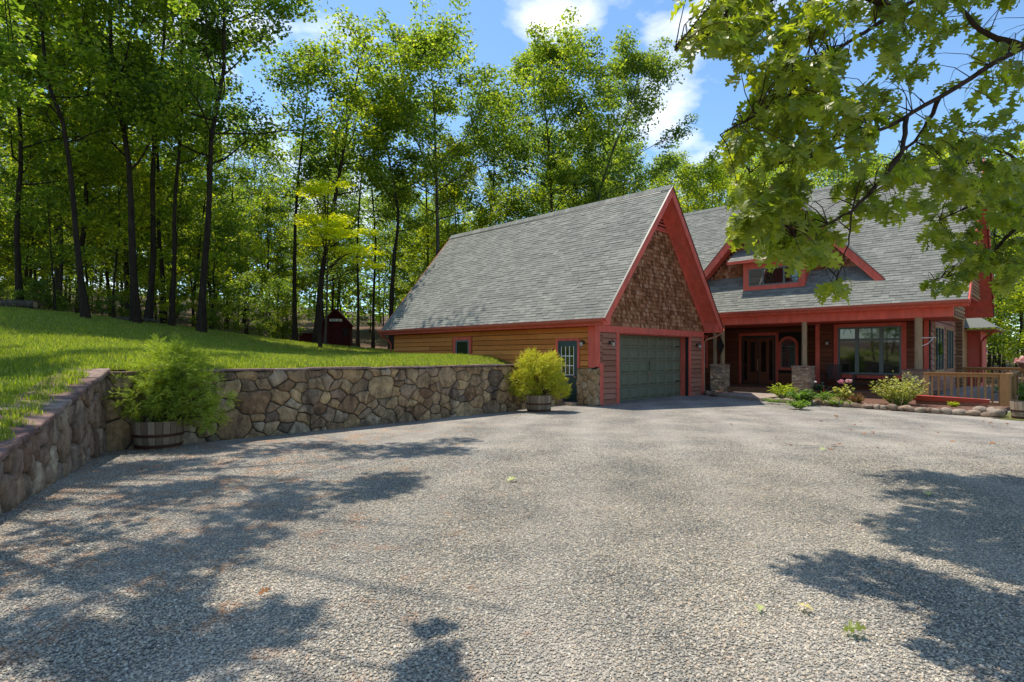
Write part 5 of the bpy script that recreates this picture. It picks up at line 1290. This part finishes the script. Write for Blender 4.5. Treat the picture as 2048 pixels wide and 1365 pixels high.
l8 = limb([at(2048, 95, 5.2), at(1960, 60, 5.4), at(1900, -20, 5.5), at(1850, -120, 5.6)], .03, .008)
l9 = limb([at(2100, 380, 6.6), at(2000, 300, 6.0), at(1930, 330, 5.6)], .02, .006)
leaves = []
def twig(end, size, k=8, drop=.35):
    b = min(br, key=lambda q: (q-end).length + (0 if q.z > end.z-.3 else .4)); mid = b.lerp(end, .55) + Vector((ro.uniform(-.08,.08), ro.uniform(-.08,.08), .10))
    if (b-end).length < 1.6: mb.tube([b, b.lerp(mid, .5)+(mid-b.lerp(end, .55))*.35, mid, mid.lerp(end, .5)+(mid-b.lerp(end, .55))*.35, end], [.005, .004, .003, .0025, .0015], 4, False)
    dirb = (end-mid).normalized()
    for i in range(k):
        s = ro.uniform(-.1, 1.05); p = mid.lerp(end, .35+.65*max(0, s)); az = ro.uniform(0, 6.28)
        t = (dirb*.6 + Vector((math.cos(az), math.sin(az), 0))*.8 + Vector((0,0,-drop-ro.uniform(0,.5)))).normalized()
        nrm = Vector((ro.gauss(0,.45), ro.gauss(0,.45)-.15, 1)); nrm = (nrm - t*nrm.dot(t)).normalized(); L = size*ro.uniform(.65, 1.2)
        p = p + t*.03
        leaves.append((p, t, nrm, L))
def region(poly, n, z0, z1, size, k=9):
    xs = [p[0] for p in poly]; ys = [p[1] for p in poly]; m = 0
    while m < n:
        x = ro.uniform(min(xs), max(xs)); y = ro.uniform(min(ys), max(ys)); ins = False
        for i in range(len(poly)):
            (xa, ya), (xb, yb) = poly[i], poly[i-1]
            if (ya > y) != (yb > y) and x < (xb-xa)*(y-ya)/(yb-ya)+xa: ins = not ins
        if ins: twig(at(x, y, ro.uniform(z0, z1)), size, k); m += 1
region([(1370,-40),(1365,60),(1440,150),(1500,190),(1650,200),(1720,60),(1700,-60)], 96, 3.5, 4.8, .15)
region([(1480,190),(1440,300),(1500,330),(1640,330),(1780,250),(1800,160),(1650,190)], 66, 3.6, 5.2, .15)
region([(1470,330),(1490,420),(1540,410),(1600,400),(1640,330)], 12, 3.8, 4.6, .15)
region([(1440,415),(1460,480),(1540,520),(1640,540),(1660,470),(1600,400),(1500,400)], 30, 3.7, 4.5, .15)
region([(1640,565),(1650,600),(1720,580),(1700,540)], 3, 3.8, 4.1, .15, 5)
region([(1660,370),(1650,430),(1760,430),(1850,400),(1850,330),(1750,340)], 16, 4.0, 4.8, .145)
region([(1700,-60),(1720,80),(1800,180),(1880,60),(2060,-20),(2060,-80)], 62, 4.2, 6.0, .145)
region([(1840,250),(1800,330),(1900,400),(2060,380),(2060,230),(1900,240)], 54, 4.6, 6.2, .145)
region([(1900,60),(1850,180),(1960,220),(2060,180),(2060,40)], 20, 5.0, 6.0, .17, 5)
region([(1850,440),(1830,470),(1890,500),(2070,560),(2070,370),(1960,360)], 70, 5.8, 7.2, .15)
region([(1850,560),(1840,580),(1960,585),(2000,600),(2070,520),(1930,510)], 22, 5.8, 7.0, .15)
mb.build('trunk', M['bark_oak'], None, True).parent = OT
bpy.data.objects['trunk'].name if False else None
tr_ = OT.children[0]; tr_.matrix_parent_inverse = Matrix.Translation(-OB)
camv = Vector((0,0,CAMH)); 
def infr(p):
    if p.y < .5: return False
    x = 1024+p.x/p.y*FPX; y = HY-(p.z-CAMH)/p.y*FPX; return 0 < x < 2048 and 0 < y < 1365
vis = [l for l in leaves if infr(l[0])]; vis.sort(key=lambda l: -l[3]/(l[0]-camv).length); big = vis[:300]; ids = set(id(l) for l in big); rest = [l for l in leaves if id(l) not in ids]
for p, t, nrm, L in big:
    b = nrm.cross(t); o = link('leaf', OAKL[ro.randrange(4)][0], OT); p = p-OB
    o.matrix_basis = Matrix(((t.x*L, b.x*L, nrm.x*L, p.x), (t.y*L, b.y*L, nrm.y*L, p.y), (t.z*L, b.z*L, nrm.z*L, p.z), (0,0,0,1)))
Vs = []; Fs = []; k = 0
for p, t, nrm, L in rest:
    b = nrm.cross(t); _, V, F = OAKL[ro.randrange(4)]; A = np.array([[t.x, b.x, nrm.x], [t.y, b.y, nrm.y], [t.z, b.z, nrm.z]])*L
    Vs.append(V @ A.T + np.array(p-OB)); Fs.append(F+k); k += len(V)
link('foliage', np_mesh('foliage', np.concatenate(Vs), np.concatenate(Fs), M['leaf_oak']), OT, kind='stuff')
# upper crown of the same oak, above the frame: throws the ragged shade on the right of the drive
def shade_points(polys, rnd_, hrange, dens):
    out = []; sx, sy = SUNV.x/SUNV.z, SUNV.y/SUNV.z
    for poly, n in polys:
        G = [gnd(x, y) for x, y in poly] if poly[0][0] > -5000 else None
        xs = [g.x for g in G]; ys = [g.y for g in G]; m = 0
        while m < n*dens:
            x = rnd_.uniform(min(xs), max(xs)); y = rnd_.uniform(min(ys), max(ys)); ins = False
            for i in range(len(G)):
                a, b = G[i], G[i-1]
                if (a.y > y) != (b.y > y) and x < (b.x-a.x)*(y-a.y)/(b.y-a.y)+a.x: ins = not ins
            if not ins: continue
            m += 1; h = rnd_.uniform(*hrange)
            for _ in range(12):
                Y = y+sy*h; X = x+sx*h
                if h > CAMH + .70*math.hypot(0, max(Y, 0)) + .9: break
                h += .5
            out.append(Vector((x+sx*h, y+sy*h, h)))
    return out
rs_ = random.Random(31)
pts = shade_points([([(1990,985),(1960,1020),(1980,1080),(1980,1120),(2090,1180),(2230,1240),(2420,1330),(2900,1365),(2800,985),(2200,965)], 190), ([(1840,950),(1800,965),(1780,995),(1870,1010),(2100,975),(2100,955)], 14), ([(1720,1135),(1660,1160),(1760,1175),(1850,1185),(1800,1150)], 3), ([(1880,1010),(1850,1060),(1840,1090),(1940,1110),(1940,1020)], 9), ([(1860,1180),(1950,1240),(2060,1290),(2090,1260),(1990,1190)], 5)], rs_, (6, 9.5), 1)
mb = MB(); ups = []
for s, hb in ((0, 5.5), (1, 6.5), (2, 7.5), (3, 8.5), (4, 9.5), (5, 10.5)):
    az = 2.2+s*.55; a = OB+Vector((-.25,.25,hb)); m_ = a+Vector((math.cos(az)*2.2, math.sin(az)*1.2, .9)); e = m_+Vector((math.cos(az)*2.6, math.sin(az)*1.6, .5)); mb.tube([a, m_, e], [.09,.06,.02], 6, False); ups += [a, a.lerp(m_, .5), m_, m_.lerp(e, .5), e]
for p in pts[::2]:
    q = min(ups, key=lambda t: (t-p).length); mb.tube([q, q.lerp(p, .5)+Vector((0,0,.15)), p], [.015,.01,.004], 4, False)
o = mb.build('limb', M['bark_oak'], OT, True); o.matrix_parent_inverse = Matrix.Translation(-OB)
o = link('upper_foliage', leaf_cloud('upper_foliage', [tuple(p) for p in pts], np.random.default_rng(1).uniform(.28, .62, len(pts)), 100, .16, M['leaf_oak'], np.random.default_rng(3), .5, 1.2), OT, kind='stuff'); o.matrix_parent_inverse = Matrix.Translation(-OB)

# ------------------------------------------------------------------ left hand tree: trunk outside the frame on the lawn, crown over the drive
LT = thing('oak_tree', 'tall tree just outside the left edge whose high crown dapples the drive with shade', 'tree', (-14.5, 10.5, 1.2)); LB_ = Vector((-14.5, 10.5, 1.2))
polys = [([(0,1030),(150,960),(330,900),(560,880),(760,868),(860,880),(990,880),(900,905),(620,925),(300,960),(120,1040)], 15),
         ([(100,1100),(300,960),(620,960),(830,950),(700,1000),(640,1050),(660,1085),(480,1100),(250,1040)], 13),
         ([(0,1180),(200,1110),(420,1080),(360,1180),(180,1200),(0,1260)], 4),
         ([(-900,1365),(-900,960),(-150,960),(-50,1365)], 26), ([(-900,960),(-900,860),(-50,860),(60,890),(-100,960)], 20)]
pl_ = shade_points(polys, random.Random(41), (8, 12), 1)
lowp = shade_points([([(860,1250),(810,1375),(900,1375),(885,1270)], 13)], random.Random(4), (4.2, 4.8), 1)
rl = random.Random(43)
for _ in range(46): pl_.append(Vector((rl.uniform(-18, -9.5), rl.uniform(9, 18), rl.uniform(12, 17))))
for _ in range(14):
    q = at(rl.uniform(-160, 60), rl.uniform(-40, 210), rl.uniform(11, 13)); pl_.append(q)
mb = MB(); mb.tube([LB_-Vector((0,0,.5)), LB_+Vector((.2,0,4)), LB_+Vector((.5,.2,8)), LB_+Vector((1.0,.3,12)), LB_+Vector((1.8,.2,16))], [.34,.27,.23,.17,.07], 12)
ups = []
for s in range(12):
    az = s*2.1; a = LB_+Vector((.4+.07*s, .2, 7+.7*s)); dx = 1.5 if math.cos(az) < 0 else 3.5; m_ = a+Vector((math.cos(az)*dx*.6, math.sin(az)*2.4, 1.1)); e = m_+Vector((math.cos(az)*dx+1.2, math.sin(az)*2.6-.3, .9)); mb.tube([a, m_, e], [.10,.06,.02], 6, False); ups += [a.lerp(m_, .6), m_, m_.lerp(e, .5), e]
for s in range(6):
    a = LB_+Vector((1.0,.2,9.5+s)); e = Vector((-3.5-.9*s, 5.2+1.9*s, 13.5+.3*s)); m_ = a.lerp(e, .5)+Vector((0,0,.7)); mb.tube([a, m_, e], [.10,.06,.015], 6, False); ups += [m_, m_.lerp(e, .5), e, a.lerp(m_, .5)]
for p in pl_:
    q = min(ups, key=lambda t: (t-p).length); mb.tube([q, q.lerp(p, .5)+Vector((0,0,.2)), p], [.02,.013,.005], 4, False)
dap = shade_points([([(0,1365),(0,1270),(200,1210),(420,1150),(640,1210),(560,1290),(330,1365)], 22), ([(620,1020),(700,1000),(800,960),(860,940),(760,1010)], 4)], random.Random(14), (8, 11), 1)
for p in dap:
    q = min(ups, key=lambda t: (t-p).length); mb.tube([q, q.lerp(p, .5)+Vector((0,0,.2)), p], [.012,.008,.004], 4, False)
o = link('inner_spray', leaf_cloud('inner_spray', [tuple(p) for p in dap], np.random.default_rng(5).uniform(.18, .42, len(dap)), 90, .14, M['leaf'], np.random.default_rng(29), .5, 1.0), LT); o.matrix_parent_inverse = Matrix.Translation(-LB_)
lb = [Vector((-9.0, 8.0, 8.5)), Vector((-6.5, 6.5, 7.4)), Vector((-4.2, 5.2, 6.3)), Vector((-2.3, 4.3, 5.4)), Vector((-1.6, 3.9, 5.1))]
mb.tube([LB_+Vector((.4,.1,7.2))]+lb, [.05,.035,.025,.018,.010,.005], 6, False)
for p in lowp:
    q = min(lb, key=lambda t: (t-p).length); mb.tube([q, q.lerp(p, .5)+Vector((0,0,.08)), p], [.010,.007,.003], 4, False)
o = link('low_spray', leaf_cloud('low_spray', [tuple(p) for p in lowp], [.13]*len(lowp), 40, .10, M['leaf'], np.random.default_rng(19), .5, 1.0), LT); o.matrix_parent_inverse = Matrix.Translation(-LB_)
o = mb.build('trunk', M['bark'], LT, True); o.matrix_parent_inverse = Matrix.Translation(-LB_)
o = link('crown', leaf_cloud('crown', [tuple(p) for p in pl_], np.random.default_rng(8).uniform(.4, .8, len(pl_)), 190, .15, M['leaf'], np.random.default_rng(9), .45, 1.0), LT); o.matrix_parent_inverse = Matrix.Translation(-LB_)

# ------------------------------------------------------------------ garden bed before the porch
def cornerL(pts, z): return [W(u, v, z) for u, v in pts]
bed = MB(); bp = [(5.95,-3.6),(5.65,-4.6),(5.45,-5.8),(5.3,-6.6),(5.05,-7.6),(4.95,-8.2),(4.85,-9.0),(4.82,-9.7),(7.9,-10.0),(7.95,-7.9),(8.95,-7.75),(8.98,-3.6)]
bed.prism(cornerL(bp, -.05), (0,0,.15)); bed.build('garden_bed', M['mulch'], None, kind='structure')
bed = MB(); bed.prism(cornerL([(7.9,.95),(7.9,-.25),(7.1,-.75),(8.9,-.95),(8.95,.95)], -.05), (0,0,.13)); bed.build('garden_bed', M['mulch'], None, kind='structure')
# steps slab
st = MB(); st.prism(cornerL([(5.72,-3.28),(6.92,-1.05),(8.96,-1.0),(8.96,-3.55)], -.05), (0,0,.17)); tag(st.build('entry_slab', M['concrete'], None), 'low concrete step slab lying before the shaded front porch', 'step')
def rock(seed, sx, sy, sz, mat):
    import bmesh
    r = random.Random(seed); bm = bmesh.new(); bmesh.ops.create_icosphere(bm, subdivisions=2, radius=.5)
    ax = [Vector((r.gauss(0,1), r.gauss(0,1), r.gauss(0,1))).normalized() for _ in range(7)]; dd = [r.uniform(.30, .46) for _ in ax]
    for v in bm.verts:
        for a, d in zip(ax, dd):
            k = v.co.dot(a)
            if k > d: v.co -= a*(k-d)*.85
        v.co *= r.uniform(.97, 1.03); v.co = Vector((v.co.x*sx, v.co.y*sy, v.co.z*sz))
    me = bpy.data.meshes.new('stone'); bm.to_mesh(me); bm.free(); me.materials.append(mat); me.polygons.foreach_set('use_smooth', [True]*len(me.polygons)); return me
BS = thing('stone_edging', 'row of rounded fieldstones edging the garden bed along the gravel', 'edging', tuple(FO), ROT)
rk = [rock(i, 1.25, 1, .9, M['rock']) for i in range(8)]; rr2 = random.Random(6)
line = [(5.72,-3.45),(5.55,-4.6),(5.35,-5.8),(5.15,-6.7),(4.92,-7.7),(4.82,-8.4),(4.7,-9.2),(4.68,-9.85)]
def lay(line, parent, smin, smax):
    for (a, b), (c, d) in zip(line, line[1:]):
        L = math.hypot(c-a, d-b); s = 0
        while s < L:
            w = rr2.uniform(smin, smax); t = min(1, (s+w/2)/L); o = link('stone', rk[rr2.randrange(8)], parent)
            o.location = (a+(c-a)*t+rr2.uniform(-.03,.03), b+(d-b)*t, .055+rr2.uniform(0, .05)); o.rotation_euler = (rr2.uniform(-.2,.2), rr2.uniform(-.2,.2), math.atan2(d-b, c-a)+rr2.uniform(-.25,.25))
            k = w/1.2; o.scale = (k*1.1, rr2.uniform(.16,.22), rr2.uniform(.19,.27)); s += w*.93
lay(line, BS, .17, .36)
for u, v in ((4.9,-9.75),(5.0,-9.5),(5.2,-9.9),(4.85,-9.95),(4.45,-9.9)):
    o = link('stone', rk[rr2.randrange(8)], BS); o.location = (u, v, .14); o.scale = (.34,.26,.30); o.rotation_euler = (0,0,u*9)
BS2 = thing('stone_edging', 'short row of flat stones edging the dark bed between garage corner and step slab', 'edging', tuple(FO), ROT)
lay([(7.85,-.15),(7.35,-.5),(6.95,-.95)], BS2, .2, .4)
# leafy plants
def leafy(name, label, u, v, z, nst, h, spread, ll, lw, mat, seed, per=9, cat='plant', sub='leaf_mass', arch=.5):
    T = thing(name, label, cat, tuple(W(u, v, z))); r = random.Random(seed); mb = MB(); V = []; F = []
    for s in range(nst):
        az = r.uniform(0, 6.28); R = spread*r.uniform(.1, 1)**.6; hh = h*r.uniform(.55, 1.05)*(1-.35*(R/spread)**2)
        p0 = Vector((math.cos(az)*R*.25, math.sin(az)*R*.25, 0)); p1 = Vector((math.cos(az)*R*.6, math.sin(az)*R*.6, hh*.6)); p2 = Vector((math.cos(az)*R, math.sin(az)*R, hh)); mb.tube([p0, p1, p2], [.006,.005,.003], 4, False)
        for i in range(per):
            t = r.uniform(.25, 1.05); p = p0.lerp(p1, min(1, t*2)) if t < .5 else p1.lerp(p2, t*2-1); a = r.uniform(0, 6.28)
            d = Vector((math.cos(a), math.sin(a), r.uniform(-.35, .7))).normalized(); nn = Vector((r.gauss(0,.35), r.gauss(0,.35), 1)); sd_ = d.cross(nn).normalized(); L = ll*r.uniform(.6, 1.2); w = lw*r.uniform(.7, 1.2); up = sd_.cross(d)
            k = len(V); q = [p, p+d*L*.35+sd_*w*.5+up*w*.2, p+d*L*.8+sd_*w*.3-up*L*.08*arch+up*w*.1, p+d*L-up*L*.25*arch, p+d*L*.8-sd_*w*.3-up*L*.08*arch+up*w*.1, p+d*L*.35-sd_*w*.5+up*w*.2, p+d*L*.5]
            V += [tuple(x) for x in q]; F += [(k, k+1, k+6), (k+1, k+2, k+6), (k+2, k+3, k+6), (k+3, k+4, k+6), (k+4, k+5, k+6), (k+5, k, k+6)]
    mb.build('stem', M['leaf_garden'], T); link(sub, np_mesh(sub, np.array(V), np.array(F), mat), T); return T
def uvp(px, py, h=.1): p = gnd(px, py, h); return loc_uv(p.x, p.y)
def at_bed(px, py): return uvp(px, py, .1)
q = at_bed(1560, 798); leafy('fern_plant', 'lime green leafy plant at the left end of the garden bed beside the step slab', q[0]+.3, q[1], .08, 46, .62, .50, .13, .05, M['leaf_lemon'], 1, 11)
q = at_bed(1598, 806); leafy('shrub', 'mixed green glossy leaved shrub in front of the middle stone pier', q[0]+.3, q[1], .08, 70, .50, .55, .10, .055, M['leaf_garden'], 2, 12, 'shrub')
q = at_bed(1590, 815); leafy('ground_cover', 'dark small leaved ground cover spilling over the edging stones', q[0]+.42, q[1], .04, 60, .28, .40, .07, .045, M['leaf_garden'], 3, 10)
q = at_bed(1632, 792); leafy('hosta', 'blue green broad leaved hosta right of the middle stone pier', q[0]+.4, q[1], .1, 16, .50, .32, .26, .16, M['leaf_hosta'], 4, 3)
q = at_bed(1645, 806); leafy('iris_plant', 'clump of long blade leaves beside the pink flowers', q[0]+.3, q[1], .08, 34, .42, .28, .30, .03, M['leaf_garden'], 5, 3)
q = at_bed(1550, 803); leafy('ground_cover', 'low fine leaved edging plant by the step slab', q[0]+.05, q[1]+.1, .06, 50, .14, .5, .05, .02, M['leaf_garden'], 6, 8)
q = at_bed(1675, 808); leafy('ground_cover', 'low spreading light green plant under the pink flowering shrub', q[0]+.1, q[1], .05, 60, .2, .45, .06, .035, M['leaf_garden'], 7, 8)
q = at_bed(1680, 806); hy = leafy('hydrangea', 'small flowering shrub with two pink flower heads and yellow green leaves', q[0]+.4, q[1], .08, 30, .62, .36, .13, .09, M['leaf_varieg'], 8, 7, 'shrub')
for dx, dz, rr_, mm in ((-.10, .72, .11, 'petal'), (.16, .74, .10, 'petal_pale')):
    rng = np.random.default_rng(int(dz*100)); link('flower_head', leaf_cloud('flower_head', [(dx, -.05, dz)], [rr_], 160, .045, M[mm], rng, .7, 0), hy)
q = at_bed(1708, 808); leafy('low_bush', 'rounded rusty brown mounded plant right of the pink flowers', q[0]+.35, q[1], .08, 70, .34, .32, .07, .02, M['brown_leaf'], 9, 8)
q = at_bed(1790, 812); leafy('shrub', 'large pale variegated shrub in front of the right hand stone pier', q[0]+.55, q[1], .08, 120, 1.05, .85, .085, .045, M['leaf_varieg'], 10, 13, 'shrub')
q = at_bed(1905, 815); leafy('small_plant', 'small bright lime plant in front of the deck rim', q[0]+.2, q[1], .08, 24, .2, .18, .06, .04, M['leaf_lemon'], 11, 8)
q = at_bed(1445, 778); leafy('low_bush', 'dark low plant at the foot of the left stone pier', q[0]-.6, q[1]+.1, .05, 40, .3, .35, .07, .04, M['leaf_garden'], 12, 8)
for i, (px, py, s) in enumerate(((2015, 800, 1.0), (2040, 795, 1.1), (2060, 815, 1.0))):
    g = gnd(px, py, -.05); uu = loc_uv(g.x, g.y); leafy('shrub', ('dark green shrub hugging the deck side nearest the corner post', 'dark green shrub beside the deck, behind the right hand barrel', 'dark green shrub at the right edge by the barrel')[i], uu[0]+.5, uu[1]-.1, -.1, 70, .75*s, .7, .12, .06, M['leaf_garden'], 20+i, 10, 'shrub')
g = gnd(1745, 812, .1); o = link('flat_stone', rock(40, 1.3, .8, .25, M['cap'])); o.location = g; o.scale = (.5, .4, .4); tag(o, 'flat pale stone lying on the mulch before the variegated shrub', 'stone')
# grass strip and third barrel at the right edge
gsx = MB().prism([W(u, v, -.03) for u, v in ((4.2,-9.95),(7.9,-10.05),(9,-14),(3.2,-14.5))], (0,0,.045)).build('grass_strip', M['lawn'], None, kind='structure')
p = gnd(2080, 842); planter(p.x, p.y+.35, .36, .45, 'third half barrel planter cut by the right edge of the picture', 4)
HB = thing('flower_basket', 'basket of pale pink trailing flowers standing in the right hand barrel', 'flower basket', (p.x-.05, p.y+.30, .44)); rng = np.random.default_rng(4)
MB().tube([(0,0,0),(0.0,0,.95)], .012, 6).build('stake', M['black'], HB); MB().lathe([(.02,.85),(.16,.93),(.2,1.05),(.18,1.05),(.05,.9)], 16).build('basket', M['hoop'], HB)
link('flowers', leaf_cloud('flowers', [(-.1,0,1.1),(.1,0,1.12),(0,-.1,1.05),(.12,.1,1.1)], [.18]*4, 60, .10, M['petal_pale'], rng, .6, .3, 1.0), HB)
# long red tapered tray before the deck
RB = thing('red_sled', 'long tapered red plastic sled lying in front of the deck balusters', 'sled', tuple(W(7.2, -8.6, .22)), ROT-math.pi/2)
V = []; n = 12
mb = MB()
for i in range(n+1):
    s = i/n; x = -.95+1.9*s; w = .24*(1-.75*s**2); hh = .11+.05*(1-s)
    V += [(x, -w, hh), (x, -w*.7, 0), (x, w*.7, 0), (x, w, hh), (x, w*.85, hh-.01), (x, w*.6, .03), (x, -w*.6, .03), (x, -w*.85, hh-.01)]
mb.v = V; mb.f = [(i*8+j, i*8+(j+1) % 8, (i+1)*8+(j+1) % 8, (i+1)*8+j) for i in range(n) for j in range(8)] + [tuple(range(8)), tuple(reversed(range(n*8, n*8+8)))]
mb.build('sled_hull', M['redplastic'], RB); MB().box(-.9, .9, -.10, .10, -.30, .0).build('sled_stand', M['siding_front'], RB)
# ------------------------------------------------------------------ porch furniture and small fittings
def PT(u, v, h): return tuple(W(u, v, h))
ch = thing('porch_chair', 'dark slatted armchair on the porch left of the picture window', 'chair', PT(10.4, -4.35, PF), ROT+math.pi)
for x in (-.27, .27):
    MB().box(.22, .26, x-.02, x+.02, 0, .62).build('leg', M['wood_dark_furn'], ch); MB().prism([(-.26,x-.02,0),(-.22,x-.02,0),(-.34,x-.02,1.0),(-.38,x-.02,1.0)], (0,.04,0)).build('leg', M['wood_dark_furn'], ch); MB().box(-.28, .30, x-.035, x+.035, .62, .65).build('armrest', M['wood_dark_furn'], ch)
for i in range(6): MB().box(-.22+i*.08, -.155+i*.08, -.25, .25, .40, .425).build('seat_slat', M['wood_dark_furn'], ch)
for i in range(6): x = -.22+i*.08; MB().prism([(-.25,x,.42),(-.23,x,.42),(-.35,x,1.02),(-.37,x,1.02)], (0,.055,0)).build('back_slat', M['wood_dark_furn'], ch)
be = thing('porch_bench', 'long dark bench against the porch wall under the picture window', 'bench', PT(10.6, -5.75, PF), ROT+math.pi)
for y in (-.62, .62):
    MB().box(.18, .24, y-.03, y+.03, 0, .60).build('leg', M['wood_dark_furn'], be); MB().box(-.24, -.18, y-.03, y+.03, 0, .60).build('leg', M['wood_dark_furn'], be); MB().box(-.24, .24, y-.03, y+.03, .42, .46).build('side_rail', M['wood_dark_furn'], be)
for i in range(5): MB().box(-.24+i*.1, -.155+i*.1, -.68, .68, .601, .63).build('seat_slat', M['wood_dark_furn'], be)
MB().box(-.22, -.19, -.6, .6, .2, .26).build('stretcher', M['wood_dark_furn'], be)
hk = MB().tube([W(9.0,-4.0,2.62), W(8.98,-4.02,2.8), W(8.97,-4.12,2.9), W(8.97,-4.26,2.84), W(8.97,-4.30,2.68)], .012, 6).build('plant_hook', M['black'], None); tag(hk, 'curved black iron plant hook fixed to the middle porch post', 'hook')
hk = MB().tube([W(8.93,-7.6,2.3), W(8.93,-8.0,2.3)], .013, 6).tube([W(8.93,-7.6,2.02), W(8.93,-7.78,2.1), W(8.93,-7.92,2.28)], .011, 6).build('shelf_bracket', M['white'], None); tag(hk, 'white bracket arm fixed to the right hand porch post', 'bracket')
dm = thing('hanging_ornament', 'black diamond shaped ornament hanging from the left porch post', 'ornament', PT(8.86, -.36, 2.1), ROT)
MB().prism([(0,0,.38),(0,.17,0),(0,0,-.38),(0,-.17,0)], (-.03,0,0)).build('diamond_plate', M['black'], dm); MB().tube([(0,0,.38),(.05,0,.55)], .008, 5).build('hanger', M['black'], dm)
th = thing('solar_light', 'small white topped garden light on a stake by the hosta', 'light', PT(6.9, -4.75, .1)); MB().tube([(0,0,0),(0,0,.62)], .01, 6).build('stake', M['black'], th); MB().lathe([(0,.66),(.04,.64),(.035,.60),(0,.59)], 10).build('lamp_head', M['white'], th)
th = thing('solar_light', 'grey garden light stake right beside the white topped one', 'light', PT(6.8, -5.05, .1)); MB().tube([(0,0,0),(0,0,.45)], .012, 6).build('stake', M['gutter'], th); MB().lathe([(0,.50),(.035,.48),(.03,.44),(0,.43)], 10).build('lamp_head', M['black'], th)
p_ = MB().box(-.09, -.02, -.4, 1.6, 0, .01)
pk = MB(); pk.prism([gnd(1133,803,.0), gnd(1160,812,.0), gnd(1168,808,.0), gnd(1148,800,.0)], (0,0,.07)); tag(pk.build('threshold_plank', M['deck'], None), 'short weathered plank on the gravel at the garage side door', 'plank')
gr_ = thing('door_wreath', 'dark round wreath hanging on the tall window of the house side wall', 'wreath', PT(13.3, -7.58, 1.95), ROT)
import itertools
wv = []
for i in range(24): a = i*math.pi/12; wv.append((math.cos(a)*.2, 0, math.sin(a)*.2))
link('wreath_ring', leaf_cloud('wreath_ring', wv, [.06]*24, 14, .07, M['leaf_dark'], np.random.default_rng(2), 1, 0), gr_)
# fallen leaves on the gravel
def fallen(px, py, L, rz, mat, label, tilt=.15):
    p = gnd(px, py); me, V, F = OAKL[px % 4]; m2 = me.copy(); m2.name = 'fallen_leaf'; m2.materials.clear(); m2.materials.append(mat)
    o = link('fallen_leaf', m2); o.location = (p.x, p.y, .035); o.rotation_euler = (tilt, -tilt, rz); o.scale = (L, L, L); tag(o, label, 'leaf')
M['pale_leaf'] = leafmat('pale_leaf', [(0, (.42,.40,.20)), (1, (.5,.44,.26))], (.4,.4,.1), .2); M['lime_leaf'] = leafmat('lime_leaf', [(0, (.40,.46,.16)), (1, (.48,.5,.2))], (.4,.4,.1), .2)
fallen(1520, 1232, .085, 1.2, M['lime_leaf'], 'small pale lime leaf, leftmost of three fallen near the bottom right'); fallen(1632, 1232, .12, 2.4, M['pale_leaf'], 'pale tan oak leaf fallen between the lime and the dark green one')
fallen(1680, 1270, .14, -.5, M['leaf_oak'], 'dark green fallen oak leaf, lowest of three near the bottom right', .35)
fallen(1012, 966, .16, .4, M['lime_leaf'], 'pale green leaf fallen on the gravel in the middle of the yard'); fallen(512, 1200, .10, .2, M['brown_leaf'], 'curled orange brown leaf on the gravel left of centre', .4)
fallen(1857, 995, .14, 1.0, M['lime_leaf'], 'yellow green leaf fallen in the ragged shade at the right'); fallen(1640, 903, .14, .3, M['lime_leaf'], 'small green leaf fallen far out on the sunny gravel')
rl2 = random.Random(2)
for i in range(26):
    x, y = rl2.uniform(1450, 2040), rl2.uniform(835, 900); p = gnd(x, y); o = link('fallen_leaf', OAKL[i % 4][0].copy()); o.data.materials[0] = M['brown_leaf']; o.location = (p.x, p.y, .03); s = rl2.uniform(.08, .15); o.scale = (s, s, s); o.rotation_euler = (rl2.uniform(-.5,.5), rl2.uniform(-.5,.5), rl2.uniform(0, 6.28))
    tag(o, 'small dry brown leaf scattered on the sunny gravel before the garden bed', 'leaf', 'dry leaves on the gravel')
